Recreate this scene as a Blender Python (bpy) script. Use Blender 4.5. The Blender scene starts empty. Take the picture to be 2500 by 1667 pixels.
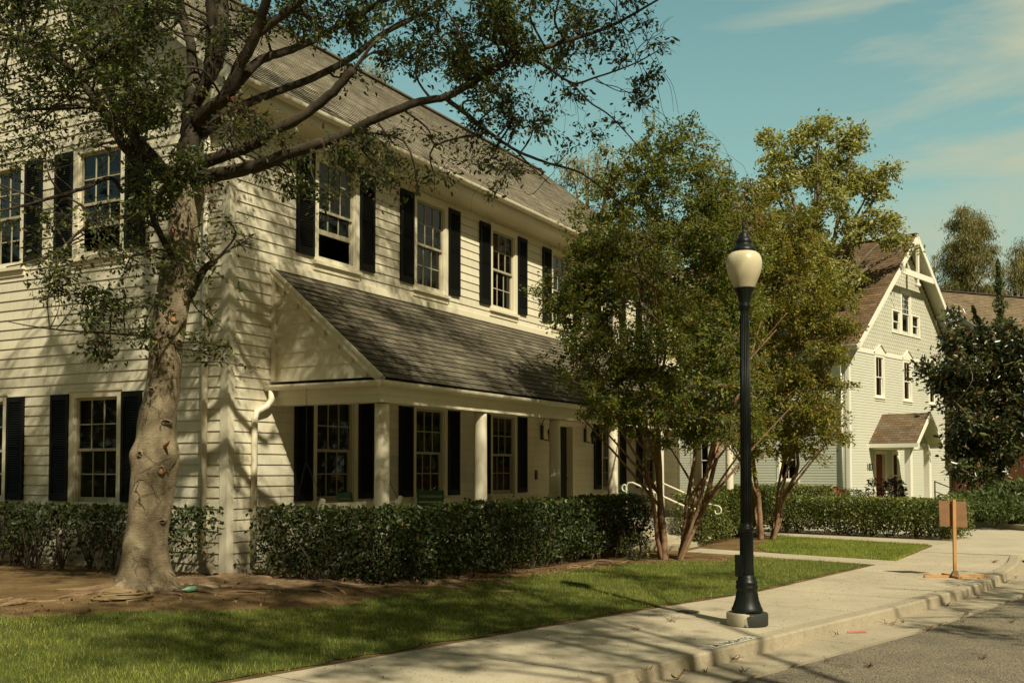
import bpy, math, random
import numpy as np
from mathutils import Vector, Matrix
random.seed(7)
R = np.random.default_rng(11)
SC = bpy.context.scene
COL = SC.collection
rad = math.radians

# ------------------------------------------------------------------ camera facts (metres; x along the porch front, y into the lot)
TH, PH, FPX, SHP = rad(28.569), rad(2.286), 2559.97, 211.453
CAM = np.array([-10.681, -10.228, 1.6])
_f = np.array([math.cos(TH)*math.cos(PH), math.sin(TH)*math.cos(PH), math.sin(PH)])
_r = np.array([math.sin(TH), -math.cos(TH), 0.0]); _u = np.cross(_r, _f)
def at(x, y, d):
    """world point seen at photo pixel x,y (2500 px wide) at depth d metres"""
    return CAM + (_f + _r*(x-1250)/FPX - _u*(y-833.5-SHP)/FPX)*d

# ------------------------------------------------------------------ node helpers
def new_mat(name):
    m = bpy.data.materials.new(name); m.use_nodes = True
    nt = m.node_tree; b = nt.nodes['Principled BSDF']
    return m, nt, b
def ramp(nt, stops, interp='LINEAR'):
    n = nt.nodes.new('ShaderNodeValToRGB'); cr = n.color_ramp; cr.interpolation = interp
    while len(cr.elements) > 1: cr.elements.remove(cr.elements[-1])
    cr.elements[0].position = stops[0][0]; c = stops[0][1]; cr.elements[0].color = (*c, 1) if len(c) == 3 else c
    for p, c in stops[1:]:
        e = cr.elements.new(p); e.color = (*c, 1) if len(c) == 3 else c
    return n
def coords(nt, scale=(1,1,1), kind='Object', rot=(0,0,0)):
    t = nt.nodes.new('ShaderNodeTexCoord'); m = nt.nodes.new('ShaderNodeMapping')
    m.inputs['Scale'].default_value = scale; m.inputs['Rotation'].default_value = rot
    nt.links.new(t.outputs[kind], m.inputs['Vector']); return m.outputs['Vector']
def noise(nt, vec, scale, detail=4, rough=.55, dist=0):
    n = nt.nodes.new('ShaderNodeTexNoise'); n.inputs['Scale'].default_value = scale
    n.inputs['Detail'].default_value = detail; n.inputs['Roughness'].default_value = rough; n.inputs['Distortion'].default_value = dist
    nt.links.new(vec, n.inputs['Vector']); return n.outputs['Fac']
def mix(nt, fac, a, b, mode='MIX'):
    n = nt.nodes.new('ShaderNodeMix'); n.data_type = 'RGBA'; n.blend_type = mode
    for s, v in ((n.inputs[0], fac), (n.inputs[6], a), (n.inputs[7], b)):
        if isinstance(v, (int, float)): s.default_value = v
        elif isinstance(v, tuple): s.default_value = (*v, 1)
        else: nt.links.new(v, s)
    return n.outputs[2]
def bump(nt, b, h, strength=.3, dist=.02):
    n = nt.nodes.new('ShaderNodeBump'); n.inputs['Strength'].default_value = strength; n.inputs['Distance'].default_value = dist
    nt.links.new(h, n.inputs['Height']); nt.links.new(n.outputs['Normal'], b.inputs['Normal'])
def simple(name, col, rough=.6, var=.12, scale=3, bumps=0, bscale=40, metal=0, spec=.5):
    m, nt, b = new_mat(name); v = coords(nt)
    n = noise(nt, v, scale, 6, .6)
    r = ramp(nt, [(.25, tuple(c*(1-var) for c in col)), (.75, tuple(min(1, c*(1+var)) for c in col))])
    nt.links.new(n, r.inputs[0]); nt.links.new(r.outputs[0], b.inputs['Base Color'])
    b.inputs['Roughness'].default_value = rough; b.inputs['Metallic'].default_value = metal
    b.inputs['Specular IOR Level'].default_value = spec
    if bumps: bump(nt, b, noise(nt, v, bscale, 4), bumps, .01)
    return m

# ------------------------------------------------------------------ materials
def paint(name, col, var=.06, dirt=(.25,.2,.1), dirtamt=.25, rough=.55, boards=False):
    m, nt, b = new_mat(name); v = coords(nt)
    base = ramp(nt, [(.3, tuple(c*(1-var) for c in col)), (.7, tuple(c*(1+var*.5) for c in col))])
    nt.links.new(noise(nt, v, 1.3, 5, .6), base.inputs[0])
    v2 = coords(nt, (6, 6, .7))
    streak = ramp(nt, [(.5, (0,0,0)), (.8, (1,1,1))]); nt.links.new(noise(nt, v2, 2.2, 6, .7), streak.inputs[0])
    mul = nt.nodes.new('ShaderNodeMath'); mul.operation = 'MULTIPLY'; mul.inputs[1].default_value = dirtamt
    nt.links.new(streak.outputs[0], mul.inputs[0])
    c = mix(nt, mul.outputs[0], base.outputs[0], dirt)
    if boards:
        t = nt.nodes.new('ShaderNodeTexCoord'); mp_ = nt.nodes.new('ShaderNodeMapping'); mp_.inputs['Location'].default_value=(0,-.16+.0005,0); nt.links.new(t.outputs['UV'], mp_.inputs['Vector'])
        br = nt.nodes.new('ShaderNodeTexBrick'); nt.links.new(mp_.outputs[0], br.inputs['Vector']); br.inputs['Scale'].default_value=1
        br.inputs['Brick Width'].default_value=3.7; br.inputs['Row Height'].default_value=.152; br.inputs['Mortar Size'].default_value=.0022; br.offset=.37
        br.inputs['Color1'].default_value=(.90,.90,.89,1); br.inputs['Color2'].default_value=(1.03,1.03,1.03,1)
        c = mix(nt, 1., c, br.outputs['Color'], 'MULTIPLY'); c = mix(nt, br.outputs['Fac'], c, (.10,.08,.04))
        sz = nt.nodes.new('ShaderNodeSeparateXYZ'); nt.links.new(v, sz.inputs[0]); gr = nt.nodes.new('ShaderNodeMapRange'); gr.inputs[1].default_value=.15; gr.inputs[2].default_value=.9; gr.inputs[3].default_value=.9; gr.inputs[4].default_value=0
        nt.links.new(sz.outputs['Z'], gr.inputs[0]); gm = nt.nodes.new('ShaderNodeMath'); gm.operation='MULTIPLY'; nt.links.new(gr.outputs[0], gm.inputs[0]); nt.links.new(noise(nt, v, 5, 6, .7), gm.inputs[1])
        c = mix(nt, gm.outputs[0], c, (.2,.15,.08))
    nt.links.new(c, b.inputs['Base Color']); b.inputs['Roughness'].default_value = rough
    bump(nt, b, noise(nt, coords(nt, (1,1,1)), 60, 3), .08, .004)
    return m
CREAM = paint('cream_paint', (.74,.68,.49), .07)
CREAMW = paint('clapboard_paint', (.75,.69,.505), .08, dirtamt=.3, boards=True)
CREAM_DK = paint('cream_trim', (.74,.68,.49), .05, dirtamt=.18)
GUTTER = paint('gutter_paint', (.76,.70,.51), .05, (.2,.13,.06), .3, .4)
COLUMN = paint('column_paint', (.72,.66,.47), .05, dirtamt=.15)
SAGE = paint('sage_paint', (.60,.60,.475), .05, dirtamt=.08)
SAGE2 = paint('sage_shingle', (.57,.56,.43), .1, dirtamt=.1)
WHITE2 = paint('white_trim', (.82,.79,.64), .03, dirtamt=.06)
SHUT = simple('shutter_paint', (.008,.008,.006), .5, .3, 2, spec=.12)
FRAME = paint('shaded_sash_paint', (.40,.365,.24), .08, dirtamt=.3)  # tan sash paint, darkened for the shade the sashes stand in
DARKROOM = simple('dark_room', (.010,.009,.006), .9, .2)  # near-black: the darkness of unlit rooms put into the colour
BLIND = None
def blindmat(name, c1, c2, period):
    m, nt, b = new_mat(name); v = coords(nt)
    w = nt.nodes.new('ShaderNodeTexWave'); w.bands_direction = 'Z'; w.inputs['Scale'].default_value = period; w.inputs['Distortion'].default_value = .15
    nt.links.new(v, w.inputs['Vector'])
    r = ramp(nt, [(.3, c1), (.6, c2)]); nt.links.new(w.outputs['Fac'], r.inputs[0])
    nt.links.new(r.outputs[0], b.inputs['Base Color']); b.inputs['Roughness'].default_value = .8; return m
BLIND = blindmat('blind_slats', (.10,.09,.055), (.42,.38,.25), 8)
BLINDD = blindmat('dim_blind', (.02,.018,.011), (.06,.053,.033), 8)
CURT = simple('plum_curtain', (.13,.03,.045), .9, .4, 6)
CURTG = simple('green_curtain', (.22,.30,.12), .9, .2, 6)
def glassmat():
    m, nt, b = new_mat('window_glass'); nt.nodes.remove(b)
    out = nt.nodes['Material Output']; g = nt.nodes.new('ShaderNodeBsdfGlossy'); g.inputs['Roughness'].default_value = .03
    t = nt.nodes.new('ShaderNodeBsdfTransparent'); t.inputs['Color'].default_value = (.75,.75,.68,1)
    fr = nt.nodes.new('ShaderNodeFresnel'); fr.inputs['IOR'].default_value = 1.5
    n = nt.nodes.new('ShaderNodeBump'); n.inputs['Strength'].default_value = .04; nt.links.new(noise(nt, coords(nt), 2.5, 2), n.inputs['Height'])
    nt.links.new(n.outputs[0], g.inputs['Normal'])
    mx = nt.nodes.new('ShaderNodeMixShader'); nt.links.new(fr.outputs[0], mx.inputs[0]); nt.links.new(t.outputs[0], mx.inputs[1]); nt.links.new(g.outputs[0], mx.inputs[2])
    nt.links.new(mx.outputs[0], out.inputs['Surface']); return m
GLASS = glassmat()
def shingle(name, cols, bw, bh, streak=.5, rough=.9):
    m, nt, b = new_mat(name); v = coords(nt, kind='UV')
    br = nt.nodes.new('ShaderNodeTexBrick'); nt.links.new(v, br.inputs['Vector'])
    br.inputs['Scale'].default_value = 1; br.inputs['Brick Width'].default_value = bw; br.inputs['Row Height'].default_value = bh
    br.inputs['Mortar Size'].default_value = .006; br.inputs['Mortar Smooth'].default_value = .1; br.inputs['Bias'].default_value = 0
    br.inputs['Color1'].default_value = (0,0,0,1); br.inputs['Color2'].default_value = (1,1,1,1); br.inputs['Mortar'].default_value = (.5,.5,.5,1)
    br.offset = .5; br.squash = 1
    r = ramp(nt, [(i/(len(cols)-1), c) for i, c in enumerate(cols)])
    # irregular tone per tab
    add = nt.nodes.new('ShaderNodeMath'); add.operation = 'ADD'
    n1 = noise(nt, coords(nt, (1.5, 9, 1), 'UV'), 1.2, 4, .7)
    sub = nt.nodes.new('ShaderNodeMath'); sub.operation = 'MULTIPLY_ADD'; sub.inputs[1].default_value = 1.1*streak; sub.inputs[2].default_value = -.55*streak
    nt.links.new(n1, sub.inputs[0]); nt.links.new(br.outputs['Color'], add.inputs[0]); nt.links.new(sub.outputs[0], add.inputs[1])
    nt.links.new(add.outputs[0], r.inputs[0])
    dk = mix(nt, br.outputs['Fac'], r.outputs[0], (.02,.017,.012))
    g = noise(nt, coords(nt, kind='UV'), 130, 2, .8)
    c = mix(nt, .35, dk, g, 'MULTIPLY')
    patch = ramp(nt, [(.35,(.72,.72,.72)),(.7,(1.1,1.1,1.1))]); nt.links.new(noise(nt, coords(nt, kind='UV'), .5, 5, .6), patch.inputs[0])
    c = mix(nt, 1., c, patch.outputs[0], 'MULTIPLY')
    nt.links.new(c, b.inputs['Base Color']); b.inputs['Roughness'].default_value = rough; b.inputs['Specular IOR Level'].default_value = .2
    bump(nt, b, g, .4, .006)
    return m
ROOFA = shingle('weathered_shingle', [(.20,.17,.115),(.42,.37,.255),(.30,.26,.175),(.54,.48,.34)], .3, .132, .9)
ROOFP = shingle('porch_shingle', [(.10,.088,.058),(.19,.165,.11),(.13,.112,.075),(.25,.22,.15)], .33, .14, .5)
ROOF2 = shingle('brown_shingle', [(.15,.09,.048),(.25,.165,.09),(.19,.12,.066),(.31,.215,.125)], .33, .19, .5)
ROOF2P = shingle('mixed_shingle', [(.20,.105,.05),(.24,.19,.12),(.17,.12,.07),(.32,.22,.12)], .3, .15, .3)
ROOF3 = shingle('tan_shingle', [(.19,.14,.08),(.29,.22,.13),(.24,.18,.105)], .35, .2, .6)
def brickmat():
    m, nt, b = new_mat('red_brick'); v = coords(nt, kind='UV')
    br = nt.nodes.new('ShaderNodeTexBrick'); nt.links.new(v, br.inputs['Vector']); br.inputs['Scale'].default_value = 1
    br.inputs['Brick Width'].default_value = .22; br.inputs['Row Height'].default_value = .075; br.inputs['Mortar Size'].default_value = .008
    br.inputs['Color1'].default_value = (.19,.055,.028,1); br.inputs['Color2'].default_value = (.26,.09,.045,1); br.inputs['Mortar'].default_value = (.25,.2,.14,1)
    nt.links.new(br.outputs['Color'], b.inputs['Base Color']); b.inputs['Roughness'].default_value = .9; return m
BRICK = brickmat()
def concrete(name, col, stain=.3, sp=.5, ss=3.1):
    m, nt, b = new_mat(name); v = coords(nt)
    base = ramp(nt, [(.3, tuple(c*.8 for c in col)), (.7, tuple(c*1.1 for c in col))]); nt.links.new(noise(nt, v, .9, 8, .65), base.inputs[0])
    fine = ramp(nt, [(.35,(.78,.78,.78)),(.65,(1.08,1.08,1.08))]); nt.links.new(noise(nt, v, 55, 4, .7), fine.inputs[0])
    c = mix(nt, 1., base.outputs[0], fine.outputs[0], 'MULTIPLY')
    st = ramp(nt, [(.52,(0,0,0)),(.72,(1,1,1))]); nt.links.new(noise(nt, v, ss, 7, .7, .6), st.inputs[0])
    mm = nt.nodes.new('ShaderNodeMath'); mm.operation='MULTIPLY'; mm.inputs[1].default_value=stain; nt.links.new(st.outputs[0], mm.inputs[0])
    c = mix(nt, mm.outputs[0], c, (.13,.10,.055))
    sk = ramp(nt, [(.0,(1,1,1)),(.045,(1,1,1)),(.07,(0,0,0))]); vo = nt.nodes.new('ShaderNodeTexVoronoi'); vo.inputs['Scale'].default_value = 16
    nt.links.new(v, vo.inputs['Vector']); nt.links.new(vo.outputs['Distance'], sk.inputs[0])
    m2 = nt.nodes.new('ShaderNodeMath'); m2.operation='MULTIPLY'; m2.inputs[1].default_value=sp; nt.links.new(sk.outputs[0], m2.inputs[0])
    c = mix(nt, m2.outputs[0], c, (.05,.035,.02))
    nt.links.new(c, b.inputs['Base Color']); b.inputs['Roughness'].default_value = .85
    bump(nt, b, noise(nt, v, 90, 4, .7), .25, .004); return m
CONC = concrete('pavement_concrete', (.47,.405,.275), .2)
CONC2 = concrete('drive_concrete', (.48,.42,.29), .18)
KERB = concrete('kerb_concrete', (.40,.34,.225), .35, ss=9)
GUT = concrete('gutter_concrete', (.40,.34,.225), .35)
def asphalt():
    m, nt, b = new_mat('asphalt'); v = coords(nt)
    vo = nt.nodes.new('ShaderNodeTexVoronoi'); vo.inputs['Scale'].default_value = 75; nt.links.new(v, vo.inputs['Vector'])
    r = ramp(nt, [(.0,(.36,.31,.205)),(.35,(.25,.212,.14)),(.8,(.06,.05,.033))]); nt.links.new(vo.outputs['Distance'], r.inputs[0])
    r2 = ramp(nt, [(.35,(.7,.7,.7)),(.65,(1.2,1.17,1.1))]); nt.links.new(noise(nt, v, 1.1, 7, .7, .5), r2.inputs[0])
    c = mix(nt, 1., r.outputs[0], r2.outputs[0], 'MULTIPLY')
    nt.links.new(c, b.inputs['Base Color']); b.inputs['Roughness'].default_value=.9
    bump(nt, b, vo.outputs['Distance'], .7, .01); return m
ASPH = asphalt()
def soil():
    m, nt, b = new_mat('bare_soil'); v = coords(nt)
    r = ramp(nt, [(.25,(.08,.05,.022)),(.5,(.165,.105,.046)),(.75,(.27,.185,.09))]); nt.links.new(noise(nt, v, 1.6, 9, .7, .4), r.inputs[0])
    f = ramp(nt, [(.3,(.55,.55,.55)),(.6,(1.15,1.15,1.15))]); nt.links.new(noise(nt, v, 38, 6, .75), f.inputs[0])
    c = mix(nt, 1., r.outputs[0], f.outputs[0], 'MULTIPLY'); nt.links.new(c, b.inputs['Base Color'])
    b.inputs['Roughness'].default_value = .95; b.inputs['Specular IOR Level'].default_value = .1
    bump(nt, b, noise(nt, v, 22, 8, .7), .8, .03); return m
SOIL = soil()
def turf():
    m, nt, b = new_mat('turf_base'); v = coords(nt)
    r = ramp(nt, [(.3,(.07,.085,.02)),(.6,(.13,.145,.035)),(.8,(.2,.165,.065))]); nt.links.new(noise(nt, v, 2.2, 8, .7), r.inputs[0])
    f = ramp(nt, [(.3,(.4,.4,.4)),(.65,(1.2,1.2,1.2))]); nt.links.new(noise(nt, v, 60, 6, .75), f.inputs[0])
    c = mix(nt, 1., r.outputs[0], f.outputs[0], 'MULTIPLY'); nt.links.new(c, b.inputs['Base Color'])
    b.inputs['Roughness'].default_value = .95; b.inputs['Specular IOR Level'].default_value = .1
    bump(nt, b, noise(nt, v, 50, 6, .7), .9, .03); return m
TURF = turf()
def leafmat(name, stops, rough=.5, transl=.3, tcol=None, spec=.4):
    m, nt, b = new_mat(name); out = nt.nodes['Material Output']
    a = nt.nodes.new('ShaderNodeAttribute'); a.attribute_name = 'rnd'
    r = ramp(nt, stops); nt.links.new(a.outputs['Fac'], r.inputs[0])
    nt.links.new(r.outputs[0], b.inputs['Base Color']); b.inputs['Roughness'].default_value = rough; b.inputs['Specular IOR Level'].default_value = spec
    t = nt.nodes.new('ShaderNodeBsdfTranslucent')
    tc = mix(nt, 1., r.outputs[0], tcol or (1.5,1.6,.5), 'MULTIPLY'); nt.links.new(tc, t.inputs['Color'])
    mx = nt.nodes.new('ShaderNodeMixShader'); mx.inputs[0].default_value = transl
    nt.links.new(b.outputs[0], mx.inputs[1]); nt.links.new(t.outputs[0], mx.inputs[2]); nt.links.new(mx.outputs[0], out.inputs['Surface'])
    return m
L_MAIN = leafmat('street_tree_leaf', [(0,(.028,.042,.010)),(.5,(.06,.085,.018)),(.85,(.13,.155,.03)),(.93,(.2,.22,.05)),(.96,(.10,.05,.025)),(1,(.07,.03,.018))], .42, .3)
L_MYRT = leafmat('myrtle_leaf', [(0,(.05,.075,.014)),(.5,(.125,.16,.027)),(.85,(.22,.225,.04)),(.95,(.28,.21,.04)),(1,(.26,.11,.03))], .5, .4)
L_MYRT2 = leafmat('yellowing_myrtle_leaf', [(0,(.075,.085,.016)),(.5,(.19,.19,.034)),(.85,(.30,.265,.05)),(.95,(.36,.23,.045)),(1,(.38,.15,.045))], .5, .4)
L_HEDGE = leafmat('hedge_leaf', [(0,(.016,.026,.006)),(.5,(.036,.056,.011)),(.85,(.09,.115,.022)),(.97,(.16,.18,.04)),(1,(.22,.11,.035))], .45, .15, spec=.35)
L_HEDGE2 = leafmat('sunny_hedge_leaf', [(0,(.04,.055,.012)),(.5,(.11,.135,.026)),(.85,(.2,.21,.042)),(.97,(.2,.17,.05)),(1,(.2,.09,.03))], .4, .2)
L_SYC = leafmat('sycamore_leaf', [(0,(.12,.13,.035)),(.5,(.27,.265,.08)),(.85,(.42,.39,.15)),(1,(.48,.45,.23))], .6, .35)
L_WILL = leafmat('willow_leaf', [(0,(.08,.08,.02)),(.5,(.17,.155,.04)),(1,(.28,.24,.07))], .6, .3)
L_EUC = leafmat('eucalyptus_leaf', [(0,(.14,.14,.07)),(.5,(.26,.25,.13)),(1,(.38,.35,.2))], .6, .3)
L_MAG = leafmat('magnolia_leaf', [(0,(.014,.022,.007)),(.6,(.045,.058,.015)),(.88,(.11,.115,.03)),(1,(.19,.08,.03))], .3, .08, spec=.6)
L_JUN = leafmat('juniper_leaf', [(0,(.03,.05,.012)),(.5,(.07,.095,.022)),(1,(.12,.14,.035))], .6, .2)
L_ORANGE = leafmat('red_tip_leaf', [(0,(.30,.07,.02)),(.6,(.42,.13,.03)),(1,(.30,.2,.05))], .5, .25, (1.3,.8,.4))
L_PURPLE = leafmat('purple_leaf', [(0,(.03,.012,.010)),(.6,(.07,.022,.018)),(1,(.11,.05,.03))], .4, .15, (1,.5,.4))
L_GRASS = leafmat('grass_blade', [(0,(.10,.135,.022)),(.5,(.24,.285,.045)),(.85,(.38,.38,.09)),(.95,(.42,.36,.14)),(1,(.46,.36,.18))], .55, .35, (1.4,1.5,.4), .3)
L_DRY = leafmat('dry_leaf', [(0,(.11,.05,.025)),(.5,(.2,.11,.05)),(1,(.32,.21,.1))], .7, .1, (1,.8,.5))
def bark(name, c0, c1, c2, crack=.6, sc=6, strength=.7, vert=.35):
    m, nt, b = new_mat(name); v = coords(nt, (1,1,vert)); v0 = coords(nt)
    r = ramp(nt, [(.28,c0),(.5,c1),(.72,c2)]); nt.links.new(noise(nt, v0, sc*.35, 7, .65, .5), r.inputs[0])
    rings = nt.nodes.new('ShaderNodeTexWave'); rings.bands_direction='Z'; rings.inputs['Scale'].default_value = 9; rings.inputs['Distortion'].default_value = 9; rings.inputs['Detail'].default_value=4; rings.inputs['Detail Scale'].default_value=1.6
    nt.links.new(v0, rings.inputs['Vector'])
    rr = ramp(nt, [(.0,(.72,.72,.72)),(.18,(1,1,1))]); nt.links.new(rings.outputs['Fac'], rr.inputs[0])
    c = mix(nt, 1., r.outputs[0], rr.outputs[0], 'MULTIPLY')
    vo = nt.nodes.new('ShaderNodeTexVoronoi'); vo.feature='DISTANCE_TO_EDGE'; vo.inputs['Scale'].default_value = sc*.55
    nn = nt.nodes.new('ShaderNodeVectorMath'); nn.operation='ADD'
    tn = nt.nodes.new('ShaderNodeTexNoise'); tn.inputs['Scale'].default_value = 5; nt.links.new(v0, tn.inputs['Vector'])
    sc2 = nt.nodes.new('ShaderNodeVectorMath'); sc2.operation='SCALE'; sc2.inputs['Scale'].default_value=.25
    nt.links.new(tn.outputs['Color'], sc2.inputs[0]); nt.links.new(v, nn.inputs[0]); nt.links.new(sc2.outputs[0], nn.inputs[1]); nt.links.new(nn.outputs[0], vo.inputs['Vector'])
    cr = ramp(nt, [(.0,(1,1,1)),(.012,(.9,.9,.9)),(.03,(0,0,0))]); nt.links.new(vo.outputs['Distance'], cr.inputs[0])
    msk = ramp(nt, [(.5,(0,0,0)),(.6,(1,1,1))]); nt.links.new(noise(nt, v0, 1.7, 3), msk.inputs[0])
    mu = nt.nodes.new('ShaderNodeMath'); mu.operation='MULTIPLY'; nt.links.new(cr.outputs[0], mu.inputs[0]); nt.links.new(msk.outputs[0], mu.inputs[1])
    mu2 = nt.nodes.new('ShaderNodeMath'); mu2.operation='MULTIPLY'; mu2.inputs[1].default_value = crack; nt.links.new(mu.outputs[0], mu2.inputs[0])
    c = mix(nt, mu2.outputs[0], c, tuple(x*.12 for x in c0))
    nt.links.new(c, b.inputs['Base Color']); b.inputs['Roughness'].default_value=.85; b.inputs['Specular IOR Level'].default_value=.25
    hh = nt.nodes.new('ShaderNodeMath'); hh.operation='SUBTRACT'; nt.links.new(noise(nt, coords(nt,(1,1,3)), 30, 6, .7), hh.inputs[0]); nt.links.new(mu.outputs[0], hh.inputs[1])
    bump(nt, b, hh.outputs[0], strength, .012); return m
BARK = bark('smooth_grey_bark', (.10,.07,.04), (.27,.215,.13), (.43,.355,.225), .95, 9, .9)
BARKD = bark('shaded_limb_bark', (.03,.023,.014), (.06,.047,.029), (.11,.088,.055), .4)  # darker than the trunk bark: crown shade put into the limb colour
BARKM = bark('myrtle_bark', (.13,.068,.034), (.25,.15,.082), (.34,.235,.145), .15, 9, .3, .15)
BARKX = bark('distant_bark', (.12,.09,.06), (.2,.16,.1), (.3,.25,.17), .2)
TWIG = simple('twig_bark', (.075,.055,.035), .9, .4, 4)
TWIGL = simple('pale_twig', (.20,.155,.10), .9, .4, 4)
ROOTM = simple('root_bark', (.20,.13,.068), .9, .5, 9, .7, 30)
CUT = simple('fresh_cut_wood', (.42,.20,.08), .8, .3, 20)
def ironmat():
    m, nt, b = new_mat('dark_green_iron'); v = coords(nt, (6,6,.8)); v0 = coords(nt)
    r = ramp(nt, [(.4,(.005,.007,.005)),(.68,(.011,.015,.011)),(.78,(.08,.08,.055))]); nt.links.new(noise(nt, v, 5, 7, .75), r.inputs[0])
    nt.links.new(r.outputs[0], b.inputs['Base Color']); b.inputs['Roughness'].default_value=.42; b.inputs['Specular IOR Level'].default_value=.28
    bump(nt, b, noise(nt, v0, 60, 4), .15, .003); return m
IRON = ironmat()
def plinthmat():
    m, nt, b = new_mat('painted_plinth'); v0 = coords(nt)
    # flaked paint: bare concrete toward the house side
    dp = nt.nodes.new('ShaderNodeVectorMath'); dp.operation='DOT_PRODUCT'; dp.inputs[1].default_value=(-.478,.878,0); nt.links.new(v0, dp.inputs[0])
    a = nt.nodes.new('ShaderNodeMath'); a.operation='MULTIPLY'; a.inputs[1].default_value=2.0; nt.links.new(dp.outputs['Value'], a.inputs[0])
    a2 = nt.nodes.new('ShaderNodeMath'); a2.operation='ADD'; nt.links.new(a.outputs[0], a2.inputs[0]); nt.links.new(noise(nt, v0, 9, 6, .7), a2.inputs[1])
    r = ramp(nt, [(.60,(.022,.024,.016)),(.63,(.42,.37,.25))], 'LINEAR'); nt.links.new(a2.outputs[0], r.inputs[0])
    nt.links.new(r.outputs[0], b.inputs['Base Color']); b.inputs['Roughness'].default_value=.8
    bump(nt, b, noise(nt, v0, 50, 4), .3, .006); return m
PLINTH = plinthmat()
def globemat():
    m, nt, b = new_mat('frosted_globe'); v0 = coords(nt)
    sep = nt.nodes.new('ShaderNodeSeparateXYZ'); nt.links.new(v0, sep.inputs[0])
    g = nt.nodes.new('ShaderNodeMapRange'); g.inputs[1].default_value=3.48; g.inputs[2].default_value=3.65; g.inputs[3].default_value=.75; g.inputs[4].default_value=0; nt.links.new(sep.outputs['Z'], g.inputs[0])
    mu = nt.nodes.new('ShaderNodeMath'); mu.operation='MULTIPLY'; nt.links.new(g.outputs[0], mu.inputs[0]); nt.links.new(noise(nt, coords(nt,(30,30,5)), 1.2, 6, .7), mu.inputs[1])
    c = mix(nt, mu.outputs[0], (.62,.56,.36), (.16,.12,.06)); nt.links.new(c, b.inputs['Base Color'])
    b.inputs['Roughness'].default_value=.25; b.inputs['Subsurface Weight'].default_value=.5; b.inputs['Subsurface Radius'].default_value=(.1,.1,.08); return m
GLOBE = globemat()
BLACKM = simple('black_metal', (.012,.010,.008), .5, .2)
WHITEM = simple('white_rail_paint', (.68,.63,.46), .45, .06)
HOSE = simple('tan_hose', (.26,.18,.085), .5, .15, 12)
GREENC = simple('green_chair_paint', (.05,.155,.08), .5, .15)
WOOD = simple('orange_pine', (.48,.255,.085), .7, .18, 9)
PLY = simple('brown_plywood', (.22,.115,.045), .75, .3, 7)
DOORD = simple('door_black', (.006,.006,.006), .6, .2)
DOORR = simple('red_door', (.17,.025,.012), .5, .2)
PINK = simple('pink_plastic', (.42,.14,.10), .5, .1)
BOTTLE = simple('green_plastic', (.13,.27,.15), .3, .1)
PIPE = simple('corrugated_pipe', (.22,.18,.11), .7, .2)
LITP = simple('white_road_paint', (.62,.58,.45), .7, .15, 20)
INK = simple('stencil_ink', (.02,.03,.03), .8, .2)
LIDM = simple('rusty_lid', (.07,.055,.035), .85, .35, 20, .5, 60)
FASC3 = simple('slate_fascia', (.17,.18,.15), .7, .1)
LAMPG = simple('lantern_glass', (.10,.10,.05), .15, .2)
TERRA = simple('terracotta', (.3,.1,.05), .8, .2)

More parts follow.
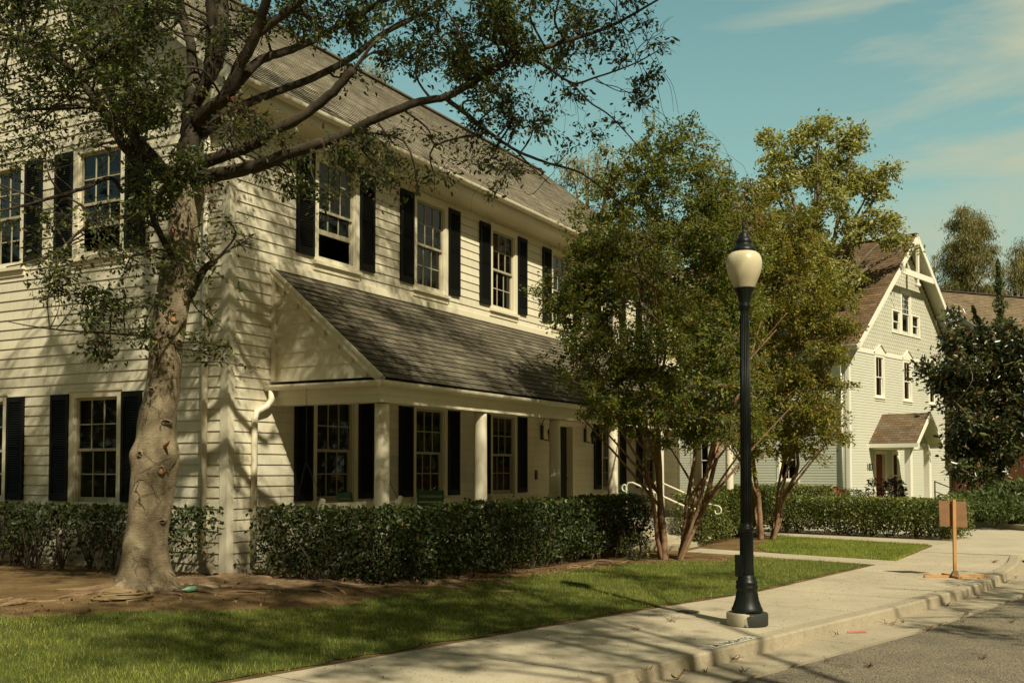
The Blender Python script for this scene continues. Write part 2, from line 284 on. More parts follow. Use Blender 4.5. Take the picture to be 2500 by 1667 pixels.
# ------------------------------------------------------------------ object helpers
def tag(o, label=None, cat=None, group=None, kind=None):
    for k, v in (('label',label),('category',cat),('group',group),('kind',kind)):
        if v: o[k] = v
    return o
def empty(name, loc=(0,0,0), rz=0, **k):
    o = bpy.data.objects.new(name, None); COL.objects.link(o); o.location = loc; o.rotation_euler.z = rz
    o.empty_display_size = .2
    return tag(o, **k)
def mkobj(name, me, mats, parent=None, loc=(0,0,0), rz=0, **k):
    o = bpy.data.objects.new(name, me); COL.objects.link(o); o.location = loc; o.rotation_euler.z = rz
    if not isinstance(mats, (list,tuple)): mats = [mats]
    for m in mats: me.materials.append(m)
    if parent: o.parent = parent
    return tag(o, **k)
class MB:
    def __init__(s): s.v=[]; s.f=[]; s.sm=[]; s.mi=[]; s.uv={}
    def face(s, pts, smooth=False, mi=0, uv=None):
        n=len(s.v); s.v += [tuple(p) for p in pts]; s.f.append(tuple(range(n,n+len(pts)))); s.sm.append(smooth); s.mi.append(mi)
        if uv: s.uv[len(s.f)-1] = uv
        return s
    def box(s, x0,x1,y0,y1,z0,z1, mi=0):
        n=len(s.v); s.v += [(x0,y0,z0),(x1,y0,z0),(x1,y1,z0),(x0,y1,z0),(x0,y0,z1),(x1,y0,z1),(x1,y1,z1),(x0,y1,z1)]
        for f in ((0,3,2,1),(4,5,6,7),(0,1,5,4),(1,2,6,5),(2,3,7,6),(3,0,4,7)): s.f.append(tuple(n+i for i in f)); s.sm.append(False); s.mi.append(mi)
        return s
    def hexa(s, p, mi=0):   # 8 points bottom 4, top 4
        n=len(s.v); s.v += [tuple(q) for q in p]
        for f in ((0,3,2,1),(4,5,6,7),(0,1,5,4),(1,2,6,5),(2,3,7,6),(3,0,4,7)): s.f.append(tuple(n+i for i in f)); s.sm.append(False); s.mi.append(mi)
        return s
    def bar(s, a, b, w, h, up=(0,0,1), mi=0):
        a=Vector(a); b=Vector(b); d=(b-a).normalized(); u=Vector(up); sd=d.cross(u).normalized(); u2=sd.cross(d).normalized()
        P=[]
        for q in (a,b):
            for i,j in ((-1,-1),(1,-1),(1,1),(-1,1)): P.append(q+sd*i*w/2+u2*j*h/2)
        n=len(s.v); s.v += [tuple(q) for q in P]
        for f in ((0,1,2,3),(7,6,5,4),(0,4,5,1),(1,5,6,2),(2,6,7,3),(3,7,4,0)): s.f.append(tuple(n+i for i in f)); s.sm.append(False); s.mi.append(mi)
        return s
    def tube(s, pts, r, n=8, smooth=True, cap=True, mi=0, flat=1.0):
        pts=[Vector(p) for p in pts]; k=len(pts)
        if not hasattr(r,'__len__'): r=[r]*k
        base=len(s.v); prev=None
        for i,p in enumerate(pts):
            t=(pts[min(i+1,k-1)]-pts[max(i-1,0)]); t = t.normalized() if t.length>1e-9 else Vector((0,0,1))
            if prev is None:
                a = Vector((1,0,0)) if abs(t.x)<.9 else Vector((0,1,0)); u=(a-t*a.dot(t)).normalized()
            else:
                u=prev-t*prev.dot(t); u = u.normalized() if u.length>1e-6 else t.orthogonal().normalized()
            prev=u; w=t.cross(u)
            for j in range(n):
                an=2*math.pi*j/n; q=p+(u*math.cos(an)+w*math.sin(an)*flat)*r[i]; s.v.append(tuple(q))
        for i in range(k-1):
            for j in range(n):
                s.f.append((base+i*n+j, base+i*n+(j+1)%n, base+(i+1)*n+(j+1)%n, base+(i+1)*n+j)); s.sm.append(smooth); s.mi.append(mi)
        if cap:
            s.f.append(tuple(base+j for j in range(n))[::-1]); s.sm.append(False); s.mi.append(mi)
            s.f.append(tuple(base+(k-1)*n+j for j in range(n))); s.sm.append(False); s.mi.append(mi)
        return s
    def lathe(s, prof, n=32, c=(0,0,0), smooth=True, flute=0, fz=(0,0), mi=0, cap=True):
        base=len(s.v)
        for (r,z) in prof:
            for j in range(n):
                an=2*math.pi*j/n; rr=r
                if flute and fz[0]<z<fz[1]: rr=r*(1-flute*(j%2))
                s.v.append((c[0]+rr*math.cos(an), c[1]+rr*math.sin(an), c[2]+z))
        for i in range(len(prof)-1):
            for j in range(n):
                s.f.append((base+i*n+j, base+i*n+(j+1)%n, base+(i+1)*n+(j+1)%n, base+(i+1)*n+j)); s.sm.append(smooth and not (flute and fz[0]<prof[i][1]<fz[1])); s.mi.append(mi)
        if cap:
            s.f.append(tuple(base+j for j in range(n))[::-1]); s.sm.append(False); s.mi.append(mi)
            s.f.append(tuple(base+(len(prof)-1)*n+j for j in range(n))); s.sm.append(False); s.mi.append(mi)
        return s
    def mesh(s, name):
        me=bpy.data.meshes.new(name); me.from_pydata(s.v,[],s.f)
        me.polygons.foreach_set('use_smooth', s.sm)
        if any(s.mi): me.polygons.foreach_set('material_index', s.mi)
        if s.uv:
            l=me.uv_layers.new(name='UVMap')
            for fi,uv in s.uv.items():
                p=me.polygons[fi]
                for k,li in enumerate(p.loop_indices): l.data[li].uv = uv[k]
        me.update(); return me
    def build(s, name, mats, parent=None, loc=(0,0,0), rz=0, **k):
        return mkobj(name, s.mesh(name), mats, parent, loc, rz, **k)
def np_mesh(name, V, Fc, rnd=None, smooth=False):
    """V (n,3), Fc (m,k) all the same polygon size"""
    me=bpy.data.meshes.new(name); n=len(V); m,k=Fc.shape
    me.vertices.add(n); me.vertices.foreach_set('co', np.asarray(V,dtype=np.float32).ravel())
    me.loops.add(m*k); me.loops.foreach_set('vertex_index', Fc.astype(np.int32).ravel())
    me.polygons.add(m); me.polygons.foreach_set('loop_start', np.arange(0,m*k,k,dtype=np.int32)); me.polygons.foreach_set('loop_total', np.full(m,k,dtype=np.int32))
    if smooth: me.polygons.foreach_set('use_smooth', np.ones(m,dtype=bool))
    me.update(calc_edges=True)
    if rnd is not None:
        a=me.attributes.new('rnd','FLOAT','FACE'); a.data.foreach_set('value', np.asarray(rnd,dtype=np.float32))
    return me
def unit(a): return a/np.maximum(np.linalg.norm(a,axis=1,keepdims=True),1e-9)
def leaf_mesh(name, P, size, aspect=.5, up=.5, droop=.25, rng=R, D=None, bias=None, simple_=False, rnd=None):
    """many small folded leaves at points P"""
    N=len(P); d = rng.normal(size=(N,3)) if D is None else D+rng.normal(size=(N,3))*.5
    d[:,2] -= droop; d=unit(d)
    nrm = rng.normal(size=(N,3)); nrm[:,2]+= up*2.2
    if bias is not None: nrm += bias
    nrm = unit(nrm-d*(nrm*d).sum(1,keepdims=True)); sd=np.cross(d,nrm)
    L=(size*rng.uniform(.5,1.35,N))[:,None]; W=L*aspect*rng.uniform(.8,1.15,(N,1))
    if rnd is None: rnd=rng.uniform(0,1,N)
    if simple_:
        V=np.stack([P-d*L/2, P+sd*W/2, P+d*L/2, P-sd*W/2],1).reshape(-1,3)
        F=np.arange(N*4).reshape(N,4); return np_mesh(name,V,F,rnd)
    fold=.14
    a=P-d*L/2; b=P+d*L/2-nrm*L*.08
    l1=P-d*L*.22+sd*W*.42+nrm*W*fold; l2=P+d*L*.18+sd*W*.44+nrm*W*fold
    r1=P-d*L*.22-sd*W*.42+nrm*W*fold; r2=P+d*L*.18-sd*W*.44+nrm*W*fold
    V=np.stack([a,l1,l2,b,r2,r1],1).reshape(-1,3); i=np.arange(N)[:,None]*6
    F=np.concatenate([i+np.array([[0,1,2,3]]), i+np.array([[0,3,4,5]])],1).reshape(-1,4)
    return np_mesh(name,V,F,np.repeat(rnd,2))
def tubes_mesh(name, A, B, ra, rb, mid=None, n=3):
    """thin bent twigs from A to B through mid, as prisms"""
    N=len(A); pts=[A,B] if mid is None else [A,mid,B]; rr=[ra,rb] if mid is None else [ra,(ra+rb)/2,rb]
    d=unit(B-A); h=np.tile(np.array([[.31,.57,.76]]),(N,1)); u=unit(np.cross(d,h)); w=np.cross(d,u); V=[]
    for p,r in zip(pts,rr):
        for j in range(n):
            an=2*math.pi*j/n; V.append(p+(u*math.cos(an)+w*math.sin(an))*np.reshape(r,(-1,1)))
    V=np.stack(V,1).reshape(-1,3); k=len(pts)*n; i=np.arange(N)[:,None]*k; F=[]
    for s in range(len(pts)-1):
        for j in range(n): F.append(i+np.array([[s*n+j, s*n+(j+1)%n, (s+1)*n+(j+1)%n, (s+1)*n+j]]))
    return np_mesh(name,V,np.concatenate(F,1).reshape(-1,4),smooth=True)

def smooth_path(pts, k=6):
    """Catmull-Rom through pts (with radius as last column)"""
    P=np.array(pts,float); out=[]
    for i in range(len(P)-1):
        p0=P[max(i-1,0)]; p1=P[i]; p2=P[i+1]; p3=P[min(i+2,len(P)-1)]
        for t in np.linspace(0,1,k,endpoint=False):
            out.append(.5*((2*p1)+(-p0+p2)*t+(2*p0-5*p1+4*p2-p3)*t*t+(-p0+3*p1-3*p2+p3)*t**3))
    out.append(P[-1]); return np.array(out)

# ------------------------------------------------------------------ terrain
IN = [(-40,3.6),(-12,-2.95),(-4.71,-4.56),(-1.4,-5.31),(.83,-5.85),(2.99,-6.45),(7.83,-7.12),(8.75,-7.3),(12.7,-7.42),(14.9,-7.6),(90,-7.6)]
KO = [(-40,2.0),(-12,-4.8),(-3.37,-6.89),(.33,-7.79),(2.45,-8.31),(5.76,-8.96),(9.0,-9.2),(11.2,-9.17)]
GO = [(-40,1.5),(-12,-5.3),(-2.27,-7.69),(-.59,-8.13),(1.4,-8.67),(3.52,-9.11),(5.4,-9.48),(9.0,-9.72),(12.5,-9.9)]
def ip(pl, x): return np.interp(x, [p[0] for p in pl], [p[1] for p in pl])
def smst(t): t=np.clip(t,0,1); return t*t*(3-2*t)
def hgt(x, y):
    x=np.asarray(x,float); y=np.asarray(y,float)
    s=y-ip(IN,x); amp=np.interp(x,[-6,-.5,2,7,9],[.2,.2,.12,.03,0.])
    return amp*smst(s/3.6) + .012*np.sin(x*2.1+y*1.3)*np.sin(y*1.9-x*.7)*smst(s/1.5)*(x<9)
def grid_sheet(xs, lo, hi, ny, dz=0., zf=hgt):
    V=[];F=[]; nx=len(xs)
    for x in xs:
        for j in range(ny+1):
            y=lo(x)+(hi(x)-lo(x))*j/ny; V.append((x,y,float(zf(x,y))+dz))
    V=np.array(V); F=np.array([[i*(ny+1)+j,(i+1)*(ny+1)+j,(i+1)*(ny+1)+j+1,i*(ny+1)+j+1] for i in range(nx-1) for j in range(ny)])
    return V,F
g=MB(); g.face([(-600,-600,-.35),(700,-600,-.35),(700,700,-.35),(-600,700,-.35)]).build('ground', SOIL, kind='structure')
xs=np.concatenate([np.linspace(-40,-9,20),np.linspace(-8.8,16,125),np.linspace(17,90,20)])
V,F=grid_sheet(xs, lambda x: ip(IN,x)+.0, lambda x: 60 if x>-99 else 0, 1)
# finer rows near the pavement
V=[];F=[];rows=[0,.2,.4,.6,.8,1.,1.25,1.5,1.75,2,2.25,2.5,2.75,3,3.3,3.6,4,4.4,4.8,5.3,6,7,9,12,20,40,70]
for x in xs:
    for s in rows:
        y=ip(IN,x)+s; V.append((x,y,float(hgt(x,y)) - (.09 if x<-99 else 0)))
n=len(rows); F=np.array([[i*n+j,(i+1)*n+j,(i+1)*n+j+1,i*n+j+1] for i in range(len(xs)-1) for j in range(n-1)])
mkobj('soil_bed', np_mesh('soil_bed',np.array(V),F,smooth=True), SOIL, kind='structure')

def strip(name, A, B, z0, z1, mat, thick=.12, n=1, gap=0, step=1.55, joints=True, **k):
    """slabs between polylines A (inner) and B (outer)"""
    xs=[]; x0=max(A[0][0],B[0][0]); x1=min(A[-1][0],B[-1][0]); mb=MB()
    xs=list(np.arange(x0,x1,step if joints else .6))+[x1]
    for a,b in zip(xs[:-1],xs[1:]):
        gp=gap if joints else 0; sub=np.linspace(a+gp,b-gp,4)
        for p,q in zip(sub[:-1],sub[1:]):
            sk=.22
            pa,qa=(p,float(ip(A,p)),z0),(q,float(ip(A,q)),z0)
            pb,qb=(p-sk,float(ip(B,p-sk)),z1),(q-sk,float(ip(B,q-sk)),z1)
            lo=[(w[0],w[1],w[2]-thick) for w in (pb,qb,qa,pa)]
            mb.hexa(lo+[pb,qb,qa,pa])
    return mb.build(name, mat, **k)
def off(pl, d): return [(x,y+d) for x,y in pl]
KI = off(KO,.17)
INL=[p for p in IN if p[0]<=11.2]+[(11.2,float(ip(IN,11.2)))]
INL=sorted(set(INL))
strip('sidewalk', INL, off(KO,.185), .004, .004, CONC, .1, gap=.009, kind='structure')
# kerb: rounded nose
def kerb(name, pl, mat, w=.17, h=.13, zt=.004, seg=1.9, **k):
    P=smooth_path([(x,y,0) for x,y in pl],8); mb=MB()
    d=np.gradient(P[:,:2],axis=0); d/=np.linalg.norm(d,axis=1,keepdims=True); nr=np.stack([-d[:,1],d[:,0]],1)
    prof=[(w,zt),(.03,zt),(.012,zt-.006),(.002,zt-.02),(-.012,zt-h-.02)]
    for i in range(len(P)-1):
        for (a,za),(b,zb) in zip(prof[:-1],prof[1:]):
            p=P[i,:2];q=P[i+1,:2]
            mb.face([(*(p+nr[i]*a),za),(*(p+nr[i]*b),zb),(*(q+nr[i+1]*b),zb),(*(q+nr[i+1]*a),za)],True)
    return mb.build(name, mat, **k)
kerb('kerb', KO+[(11.9,-9.25),(12.3,-9.55),(12.5,-10.2),(12.5,-14)], KERB, kind='structure')
strip('gutter_pan', off(KO,.02), GO, -.128, -.115, GUT, .1, gap=.004, step=3.1, kind='structure')
mb=MB()
P=[p for p in GO]
for (a,b) in zip(P[:-1],P[1:]):
    mb.face([(a[0]-.22,a[1]+.0,-.119),(a[0]-.22,a[1]-60,-.06),(b[0]-.22,b[1]-60,-.06),(b[0]-.22,b[1],-.119)])
mb.face([(12.28,-9.9,-.119),(12.28,-70,-.06),(90,-70,-.06),(90,-9.9,-.119)])
mb.build('road', ASPH, kind='structure')
# driveway concrete
mb=MB()
for poly in ([(11.2,-9.17),(11.5,-9.15),(13.2,-11.5),(21.5,-11.5),(20.0,-8.83),(22.3,-7.07),(23.6,-5.6),(24.6,-3.0),(17.3,-3.0),(15.05,-7.7),(12.7,-7.42),(11.2,-7.36)],):
    pass
def slab(poly, z, mat, name, **k):
    mb=MB(); n=len(poly); mb.face([(x,y,z) for x,y in poly])
    for i in range(n):
        a=poly[i];b=poly[(i+1)%n]; mb.face([(*a,z-.1),(*b,z-.1),(*b,z),(*a,z)])
    return mb.build(name, mat, **k)
slab([(11.21,-9.17),(12.9,-9.6),(13.2,-11.5),(16.2,-11.5),(16.2,-4.5),(15.2,-7.7),(14.77,-7.62),(13.15,-7.40),(12.7,-7.42),(11.21,-7.36)], .007, CONC2, 'driveway', kind='structure')
slab([(16.22,-4.52),(16.22,-11.5),(19.2,-11.5),(20.0,-8.83),(22.3,-7.07),(23.6,-5.6),(24.6,-2.0),(17.3,-2.0)], .006, CONC2, 'driveway_apron', kind='structure')
slab([(7.84,-7.11),(8.74,-7.29),(9.95,-3.35),(9.0,-3.35)], .012, CONC, 'path', kind='structure')
slab([(13.2,-7.38),(14.72,-7.6),(16.02,-3.01),(14.87,-3.36)], .012, CONC, 'side_path', kind='structure')
# far kerb and raised lawn
kerb('far_kerb', [(26.5,-2.0),(24.9,-4.2),(22.4,-7.0),(20.0,-8.9),(18.0,-11.2),(17.0,-14)][::-1], KERB, w=-.18, h=.14, zt=.15, kind='structure')
fl=[(26.7,-2.0),(25.05,-4.2),(22.55,-7.08),(20.15,-8.98),(18.15,-11.3),(17.2,-14),(70,-20),(80,10),(40,10)]
slab(fl, .155, TURF, 'far_lawn_ground', kind='structure')

# ------------------------------------------------------------------ lawns
YG = [(-14,4.5),(-8,1.6),(-6,.3),(-4.23,-1.2),(-3.2,-1.95),(-2.17,-2.85),(-1.0,-3.2),(.9,-3.2),(3,-3.35),(5.2,-3.6),(6.3,-4.05),(7.2,-4.75),(8.05,-4.7),(8.6,-4.7)]
def yg(x): return float(ip(YG,x)) + .05*math.sin(x*5.1)+.04*math.sin(x*11.3+1)
def xr(y): return np.interp(y,[-7.12,-3.35],[7.83,9.0])     # left edge of the path
def lawn_sheet(name, xs, lo, hi):
    V,F=grid_sheet(xs, lo, hi, 14, .008); return mkobj(name, np_mesh(name,V,F,smooth=True), TURF, kind='structure')
lawn_sheet('lawn_ground', np.linspace(-14,8.0,130), lambda x: float(ip(IN,x))+.11+ .04*math.sin(x*7)+.03*math.sin(x*17)+.02*math.sin(x*31), lambda x: max(yg(x), float(ip(IN,x))+.06))
YG2=[(9.2,-5.6),(9.8,-4.75),(11,-4.2),(12.5,-4.05),(13.8,-3.95),(15,-3.6)]
def lo2(x): return max(-7.36, np.interp(x,[8.75,9.9],[-7.25,-3.5])) if x<9.9 else (-7.37 if x<13.2 else float(np.interp(x,[13.2,14.85],[-7.36,-3.4])))
def lo2b(x): return (-7.3 if x<13.2 else float(np.interp(x,[13.2,14.85],[-7.3,-3.5])))
V,F=grid_sheet(np.linspace(8.8,14.8,60), lo2b, lambda x: max(min(float(ip(YG2,x)), float(np.interp(x,[8.75,9.95],[-7.29,-3.35])) if x<9.95 else 9), lo2b(x)+.01), 12, .007)
mkobj('second_lawn_ground', np_mesh('second_lawn_ground',V,F,smooth=True), TURF, kind='structure')
def blades(P, h, w, rng=R):
    N=len(P); th=rng.uniform(0,2*math.pi,N); s=np.stack([np.cos(th),np.sin(th),np.zeros(N)],1); hh=(h*rng.uniform(.5,1.3,N))[:,None]
    lean=rng.normal(size=(N,3))*.38; lean[:,2]=1; lean=unit(lean); ww=(w*rng.uniform(.7,1.3,N))[:,None]
    V=np.stack([P-s*ww/2, P+s*ww/2, P+lean*hh*1.0+rng.normal(size=(N,3))*.004],1).reshape(-1,3)
    return V, np.arange(N*3).reshape(N,3)
def fbm(x,y,s=1.0):
    return (np.sin(x*1.7*s+1.3*np.sin(y*1.1*s))+np.sin(y*2.3*s+1.7*np.sin(x*.9*s+2))+.6*np.sin(x*4.1*s+y*3.3*s)+.4*np.sin(x*8.3*s-y*6.1*s+2))/3
def grass(name, pts, dens_keep, h, w, label):
    x,y=pts[:,0],pts[:,1]; z=hgt(x,y)+.006
    V,F=blades(np.stack([x,y,z],1),h,w)
    edge=np.minimum(y-ip(IN,x),1.); r=np.clip(.44+.26*fbm(x,y,1.3)+.12*fbm(x,y,5)+.5*np.exp(-np.maximum(edge,0)/.09)+R.normal(size=len(x))*.16,0,1); dead=R.uniform(size=len(x))<.035; r[dead]=R.uniform(.93,1,dead.sum()); r[(~dead)&(r>.9)]=.85
    return mkobj(name, np_mesh(name,V,F,r), L_GRASS, kind='stuff', label=label, cat='grass')
def sample(n, x0,x1,y0,y1, keep):
    x=R.uniform(x0,x1,n); y=R.uniform(y0,y1,n); k=keep(x,y); return np.stack([x[k],y[k]],1)
ygv=lambda x: ip(YG,x)+.05*np.sin(x*5.1)+.04*np.sin(x*11.3+1)
def keep1(x,y):
    s=y-ip(IN,x); e=ygv(x)-y; k=(s>0)&(e>-.12)&(x<xr(y)-.02)
    p=smst((s-.03+.07*fbm(x,y,4))/.24)*smst((e+.12)/.25)*(.8+.2*fbm(x,y,2.7))
    p*=1-.75*smst((fbm(x,y,.8)-.75)/.3)
    d2=(x+5.3)**2+(y+1.9)**2*3; p*=1-.8*np.exp(-d2/.35)          # the bare patch at the left
    # thin with distance from the viewpoint
    dist=np.hypot(x-CAM[0],y-CAM[1]); p*=np.clip((9.5/dist)**1.1,.3,1)
    return k&(R.uniform(size=len(x))<p)
pts=sample(330000,-6.5,9,-7.2,1.2,keep1)
grass('lawn_grass', pts, 1, .045, .0058, 'short green lawn grass between the bare soil and the sidewalk')
def keep2(x,y):
    lo=np.where(x<13.2,-7.36,np.interp(x,[13.2,14.85],[-7.33,-3.4])); xl=np.interp(y,[-7.29,-3.35],[8.78,10.0])
    k=(y>lo+.03)&(x>xl)&(y<ip(YG2,x)+.1*fbm(x,y,3)); return k
pts=sample(62000,8.6,15,-7.4,-3.4,keep2)
grass('second_lawn_grass', pts, 1, .05, .009, 'sunny triangle of lawn grass between the two paths')
def keep3(x,y): return (x-np.interp(y,[-14,-11.3,-8.98,-7.08,-4.2,-2],[17.4,18.3,20.3,22.7,25.2,26.8])>0)
x=pts0=sample(60000,18,40,-11,-2,keep3)
xx,yy=x[:,0],x[:,1]; V,F=blades(np.stack([xx,yy,np.full(len(xx),.156)],1),.07,.016)
mkobj('far_lawn_grass', np_mesh('far_lawn_grass',V,F,np.clip(.4+.2*fbm(xx,yy)+R.normal(size=len(xx))*.15,0,.9)), L_GRASS, kind='stuff', label='strip of lawn grass beyond the driveway under the junipers', cat='grass')

# ------------------------------------------------------------------ walls, roofs
def courses(mb, O, U, Nn, Up, z0, z1, exp, thick, span, holes=(), uvo=(0,0), lap=True):
    """lapped courses on a plane: point = O + U*u + Up*v + Nn*off; span(v)->(u0,u1)"""
    O,U,Nn,Up=[np.array(a,float) for a in (O,U,Nn,Up)]
    v=z0; i=0
    while v<z1-1e-6:
        vt=min(v+exp,z1); vc=(v+vt)/2
        segs=[span(vc)]
        for (h0,h1,w0,w1) in holes:
            if w0<vc<w1:
                ns=[]
                for a,b in segs:
                    if h1<=a or h0>=b: ns.append((a,b))
                    else:
                        if h0>a: ns.append((a,h0))
                        if h1<b: ns.append((h1,b))
                segs=ns
        for a,b in segs:
            if b-a<.01: continue
            p=lambda u,vv,o: tuple(O+U*u+Up*vv+Nn*o)
            mb.face([p(a,v,thick),p(b,v,thick),p(b,vt+.004,.001),p(a,vt+.004,.001)],uv=[(a,v),(b,v),(b,vt),(a,vt)])
            mb.face([p(a,v,0),p(b,v,0),p(b,v,thick),p(a,v,thick)],uv=[(a,v),(b,v),(b,v+.003),(a,v+.003)])
        v=vt
    return mb
def win_mesh_parts(w, h, raised=0, sill=True, hood=None, cas=.11, six=True, d=.0):
    """window in local coords: u along x from 0..w (outer casing), z from 0..h; outward is -y"""
    c=MB(); t=.028
    c.box(0,cas,-t,.06,0,h).box(w-cas,w,-t,.06,0,h).box(cas,w-cas,-t,.06,h-cas,h)
    c.box(cas,w-cas,-.012,.06,0,.035)
    # inner stop
    c.box(cas,cas+.02,-.006,.085,.035,h-cas).box(w-cas-.02,w-cas,-.006,.085,.035,h-cas)
    c.box(-.012,w+.012,-t-.018,-t,h-.02,h+.012)
    if hood:   # little peaked cap
        c.face([(-.06,-t-.02,h),(w+.06,-t-.02,h),(w+.06,-t-.02,h+.1),(w/2,-t-.02,h+hood),(-.06,-t-.02,h+.1)])
        c.face([(-.1,-t-.07,h+.09),(w/2,-t-.07,h+hood+.0),(w/2,0,h+hood+.0),(-.1,0,h+.09)]); c.face([(w+.1,-t-.07,h+.09),(w/2,-t-.07,h+hood),(w/2,0,h+hood),(w+.1,0,h+.09)])
    s=MB(); s.box(-.02,w+.02,-t-.05,0,-.05,0).box(.0,w,-t-.005,0,-.14,-.05) if sill else None
    def sash(x0,x1,z0,z1,y,cols=3,rows=2,bot=.05):
        m=MB(); f=.042; dd=.03
        m.box(x0,x0+f,y,y+dd,z0,z1).box(x1-f,x1,y,y+dd,z0,z1).box(x0+f,x1-f,y,y+dd,z1-f,z1).box(x0+f,x1-f,y,y+dd,z0,z0+bot)
        gx0,gx1,gz0,gz1=x0+f,x1-f,z0+bot,z1-f; b=.009
        for i in range(1,cols): xx=gx0+(gx1-gx0)*i/cols; m.box(xx-b,xx+b,y+.004,y+.026,gz0,gz1)
        for j in range(1,rows):
            zz=gz0+(gz1-gz0)*j/rows
            for i in range(cols): 
                a=gx0+(gx1-gx0)*i/cols+(b if i else 0); e=gx0+(gx1-gx0)*(i+1)/cols-(b if i<cols-1 else 0); m.box(a,e,y+.006,y+.024,zz-b,zz+b)
        return m,(gx0,gx1,gz0,gz1)
    return c,s,sash
PANES={}
def window(parent, loc, rz, w=1.141, h=1.70, raised=0, blind=None, hood=None, cas=.11, cols=3, rows=2, trim=CREAM_DK, sashm=FRAME, sill=True, curtain=None, drop=0., sashtop=None):
    c,s,sash=win_mesh_parts(w,h,raised,sill,hood,cas)
    o=c.build('window', trim, parent, loc, rz)
    if sill: s.build('sill', trim, o)
    x0,x1=cas+.02,w-cas-.02; z0,z1=.035,h-cas; zm=(z0+z1)/2
    cu,ru = sashtop or (cols,rows)
    m,g1=sash(x0,x1,zm-.02,z1,.02,cu,ru,.04); m.build('sash', sashm, o)
    m,g2=sash(x0,x1,z0+raised,zm+.02+raised,.055,cols,rows,.075); m.build('sash', sashm, o)
    p=MB()
    for (a,b,z_0,z_1),y in ((g1,.036),(g2,.071)): p.face([(a,y,z_0),(b,y,z_0),(b,y,z_1),(a,y,z_1)])
    p.build('pane', GLASS, o)
    if blind: 
        q=MB(); q.face([(x0,.12,z0+drop),(x1,.12,z0+drop),(x1,.12,z1),(x0,.12,z1)]); q.build('blind', blind, o)
    if curtain:
        mt,za,zb=curtain; q=MB(); n=26
        for i in range(n):
            xa=x0+(x1-x0)*i/n; xb=x0+(x1-x0)*(i+1)/n; ya=.105+.012*math.sin(i*1.9); yb=.105+.012*math.sin((i+1)*1.9)
            q.face([(xa,ya,z0+(z1-z0)*za),(xb,yb,z0+(z1-z0)*za),(xb,yb,z0+(z1-z0)*zb),(xa,ya,z0+(z1-z0)*zb)],True)
        q.build('curtain', mt, o)
    return o
def shutter_mesh(w=.403, h=1.60):
    m=MB(); t=.035; f=.052
    m.box(0,f,-t,0,0,h).box(w-f,w,-t,0,0,h).box(f,w-f,-t,0,0,.10).box(f,w-f,-t,0,h-.085,h).box(f,w-f,-t,0,h*.5-.0,h*.5+.0001) 
    m.box(f,w-f,-.006,0,.10,h-.085)
    z=.108
    while z<h-.095:
        m.face([(f,-.031,z),(w-f,-.031,z),(w-f,-.010,z+.030),(f,-.010,z+.030)]); m.face([(f,-.031,z-.005),(w-f,-.031,z-.005),(w-f,-.031,z),(f,-.031,z)])
        z+=.036
    return m.mesh('shutter')
SHM=shutter_mesh(); SHM.materials.append(SHUT)
def shutter(parent, loc, rz):
    o=bpy.data.objects.new('shutter', SHM); COL.objects.link(o); o.location=loc; o.rotation_euler.z=rz; o.rotation_euler.y=random.uniform(-.002,.002); o.parent=parent; return o

# ================================================================== HOUSE with the porch
HA=empty('clapboard_house', (0,0,0), label='large cream clapboard house with black shutters and long columned porch', cat='house')
L=18.15; RB=-rad(90)
SLOPE=.808; EY=-.5; EZ=6.84; RY=4.55; RZ=EZ+SLOPE*(RY-EY)
A1,DX,WS,GW=1.359,2.696,.403,1.141
UB,UT,LB,LT=4.834,6.434,1.14,2.743
holesA=[];
for i in range(6):
    u=A1+i*DX+WS; holesA.append((u+.05,u+GW-.05,UB,UT+.0))
    if i!=3: holesA.append((u+.05,u+GW-.05,LB,LT))
holesA.append((9.90,11.0,.4,2.58))
m=MB(); courses(m,(0,0,0),(1,0,0),(0,-1,0),(0,0,1),.16,6.62,.152,.016,lambda v:(.1,L-.1),holesA)
m.build('wall', CREAMW, HA)
B2,DBU,B2L,DBL=1.614,2.248,1.622,2.572
def spanB(v):
    top=EZ-.02; 
    if v<top: return (.1,9.05)
    d=(v+.08-top)/SLOPE; return (max(.1,-.45+d), 9.1+.45-d)
holesB=[]
for b0,db,za,zb,n in ((B2,DBU,UB,UT,3),(B2L,DBL,LB,LT,2)):
    for i in range(n): a=b0+i*db+WS; holesB.append((a+.05,a+GW-.05,za,zb))
m=MB(); courses(m,(0,0,0),(0,1,0),(-1,0,0),(0,0,1),.16,RZ-.1,.152,.016,spanB,holesB)
m.build('wall', CREAMW, HA)
m=MB(); m.box(-.02,L,.002,.0,0,0)
m=MB(); m.box(.03,L-.03,.02,.1,-.1,.17).box(.03,.1,.1,9.05,-.1,.17)          # foundation
m.build('foundation', simple('foundation_grey',(.12,.10,.07),.9,.2), HA)
m=MB(); m.box(-.022,.105,-.022,.0,.14,6.62).box(-.022,.0,0,.115,.14,7.1); m.build('corner_board', CREAM_DK, HA)
MB().box(L-.12,L+.02,-.024,0,.16,6.62).build('corner_board', CREAM_DK, HA)
# back and end walls (plain but real)
m=MB(); m.face([(L,0,0),(L,9.1,0),(L,9.1,EZ),(L,RY,RZ-.1),(L,0,EZ)]); m.face([(0,9.1,0),(L,9.1,0),(L,9.1,EZ),(0,9.1,EZ)]); m.build('wall', CREAM, HA)
m=MB(); m.face([(.45,.6,.2),(L-.3,.6,.2),(L-.3,.6,6.8),(.45,.6,6.8)]); m.face([(.6,.45,.2),(.6,9,.2),(.6,9,6.8),(.6,.45,6.8)]); m.face([(.0,.0,6.7),(L,0,6.7),(L,9,6.7),(0,9,6.7)]); m.build('dark_room_sheet', DARKROOM, HA)  # near-black sheets standing in for the unlit rooms behind the panes
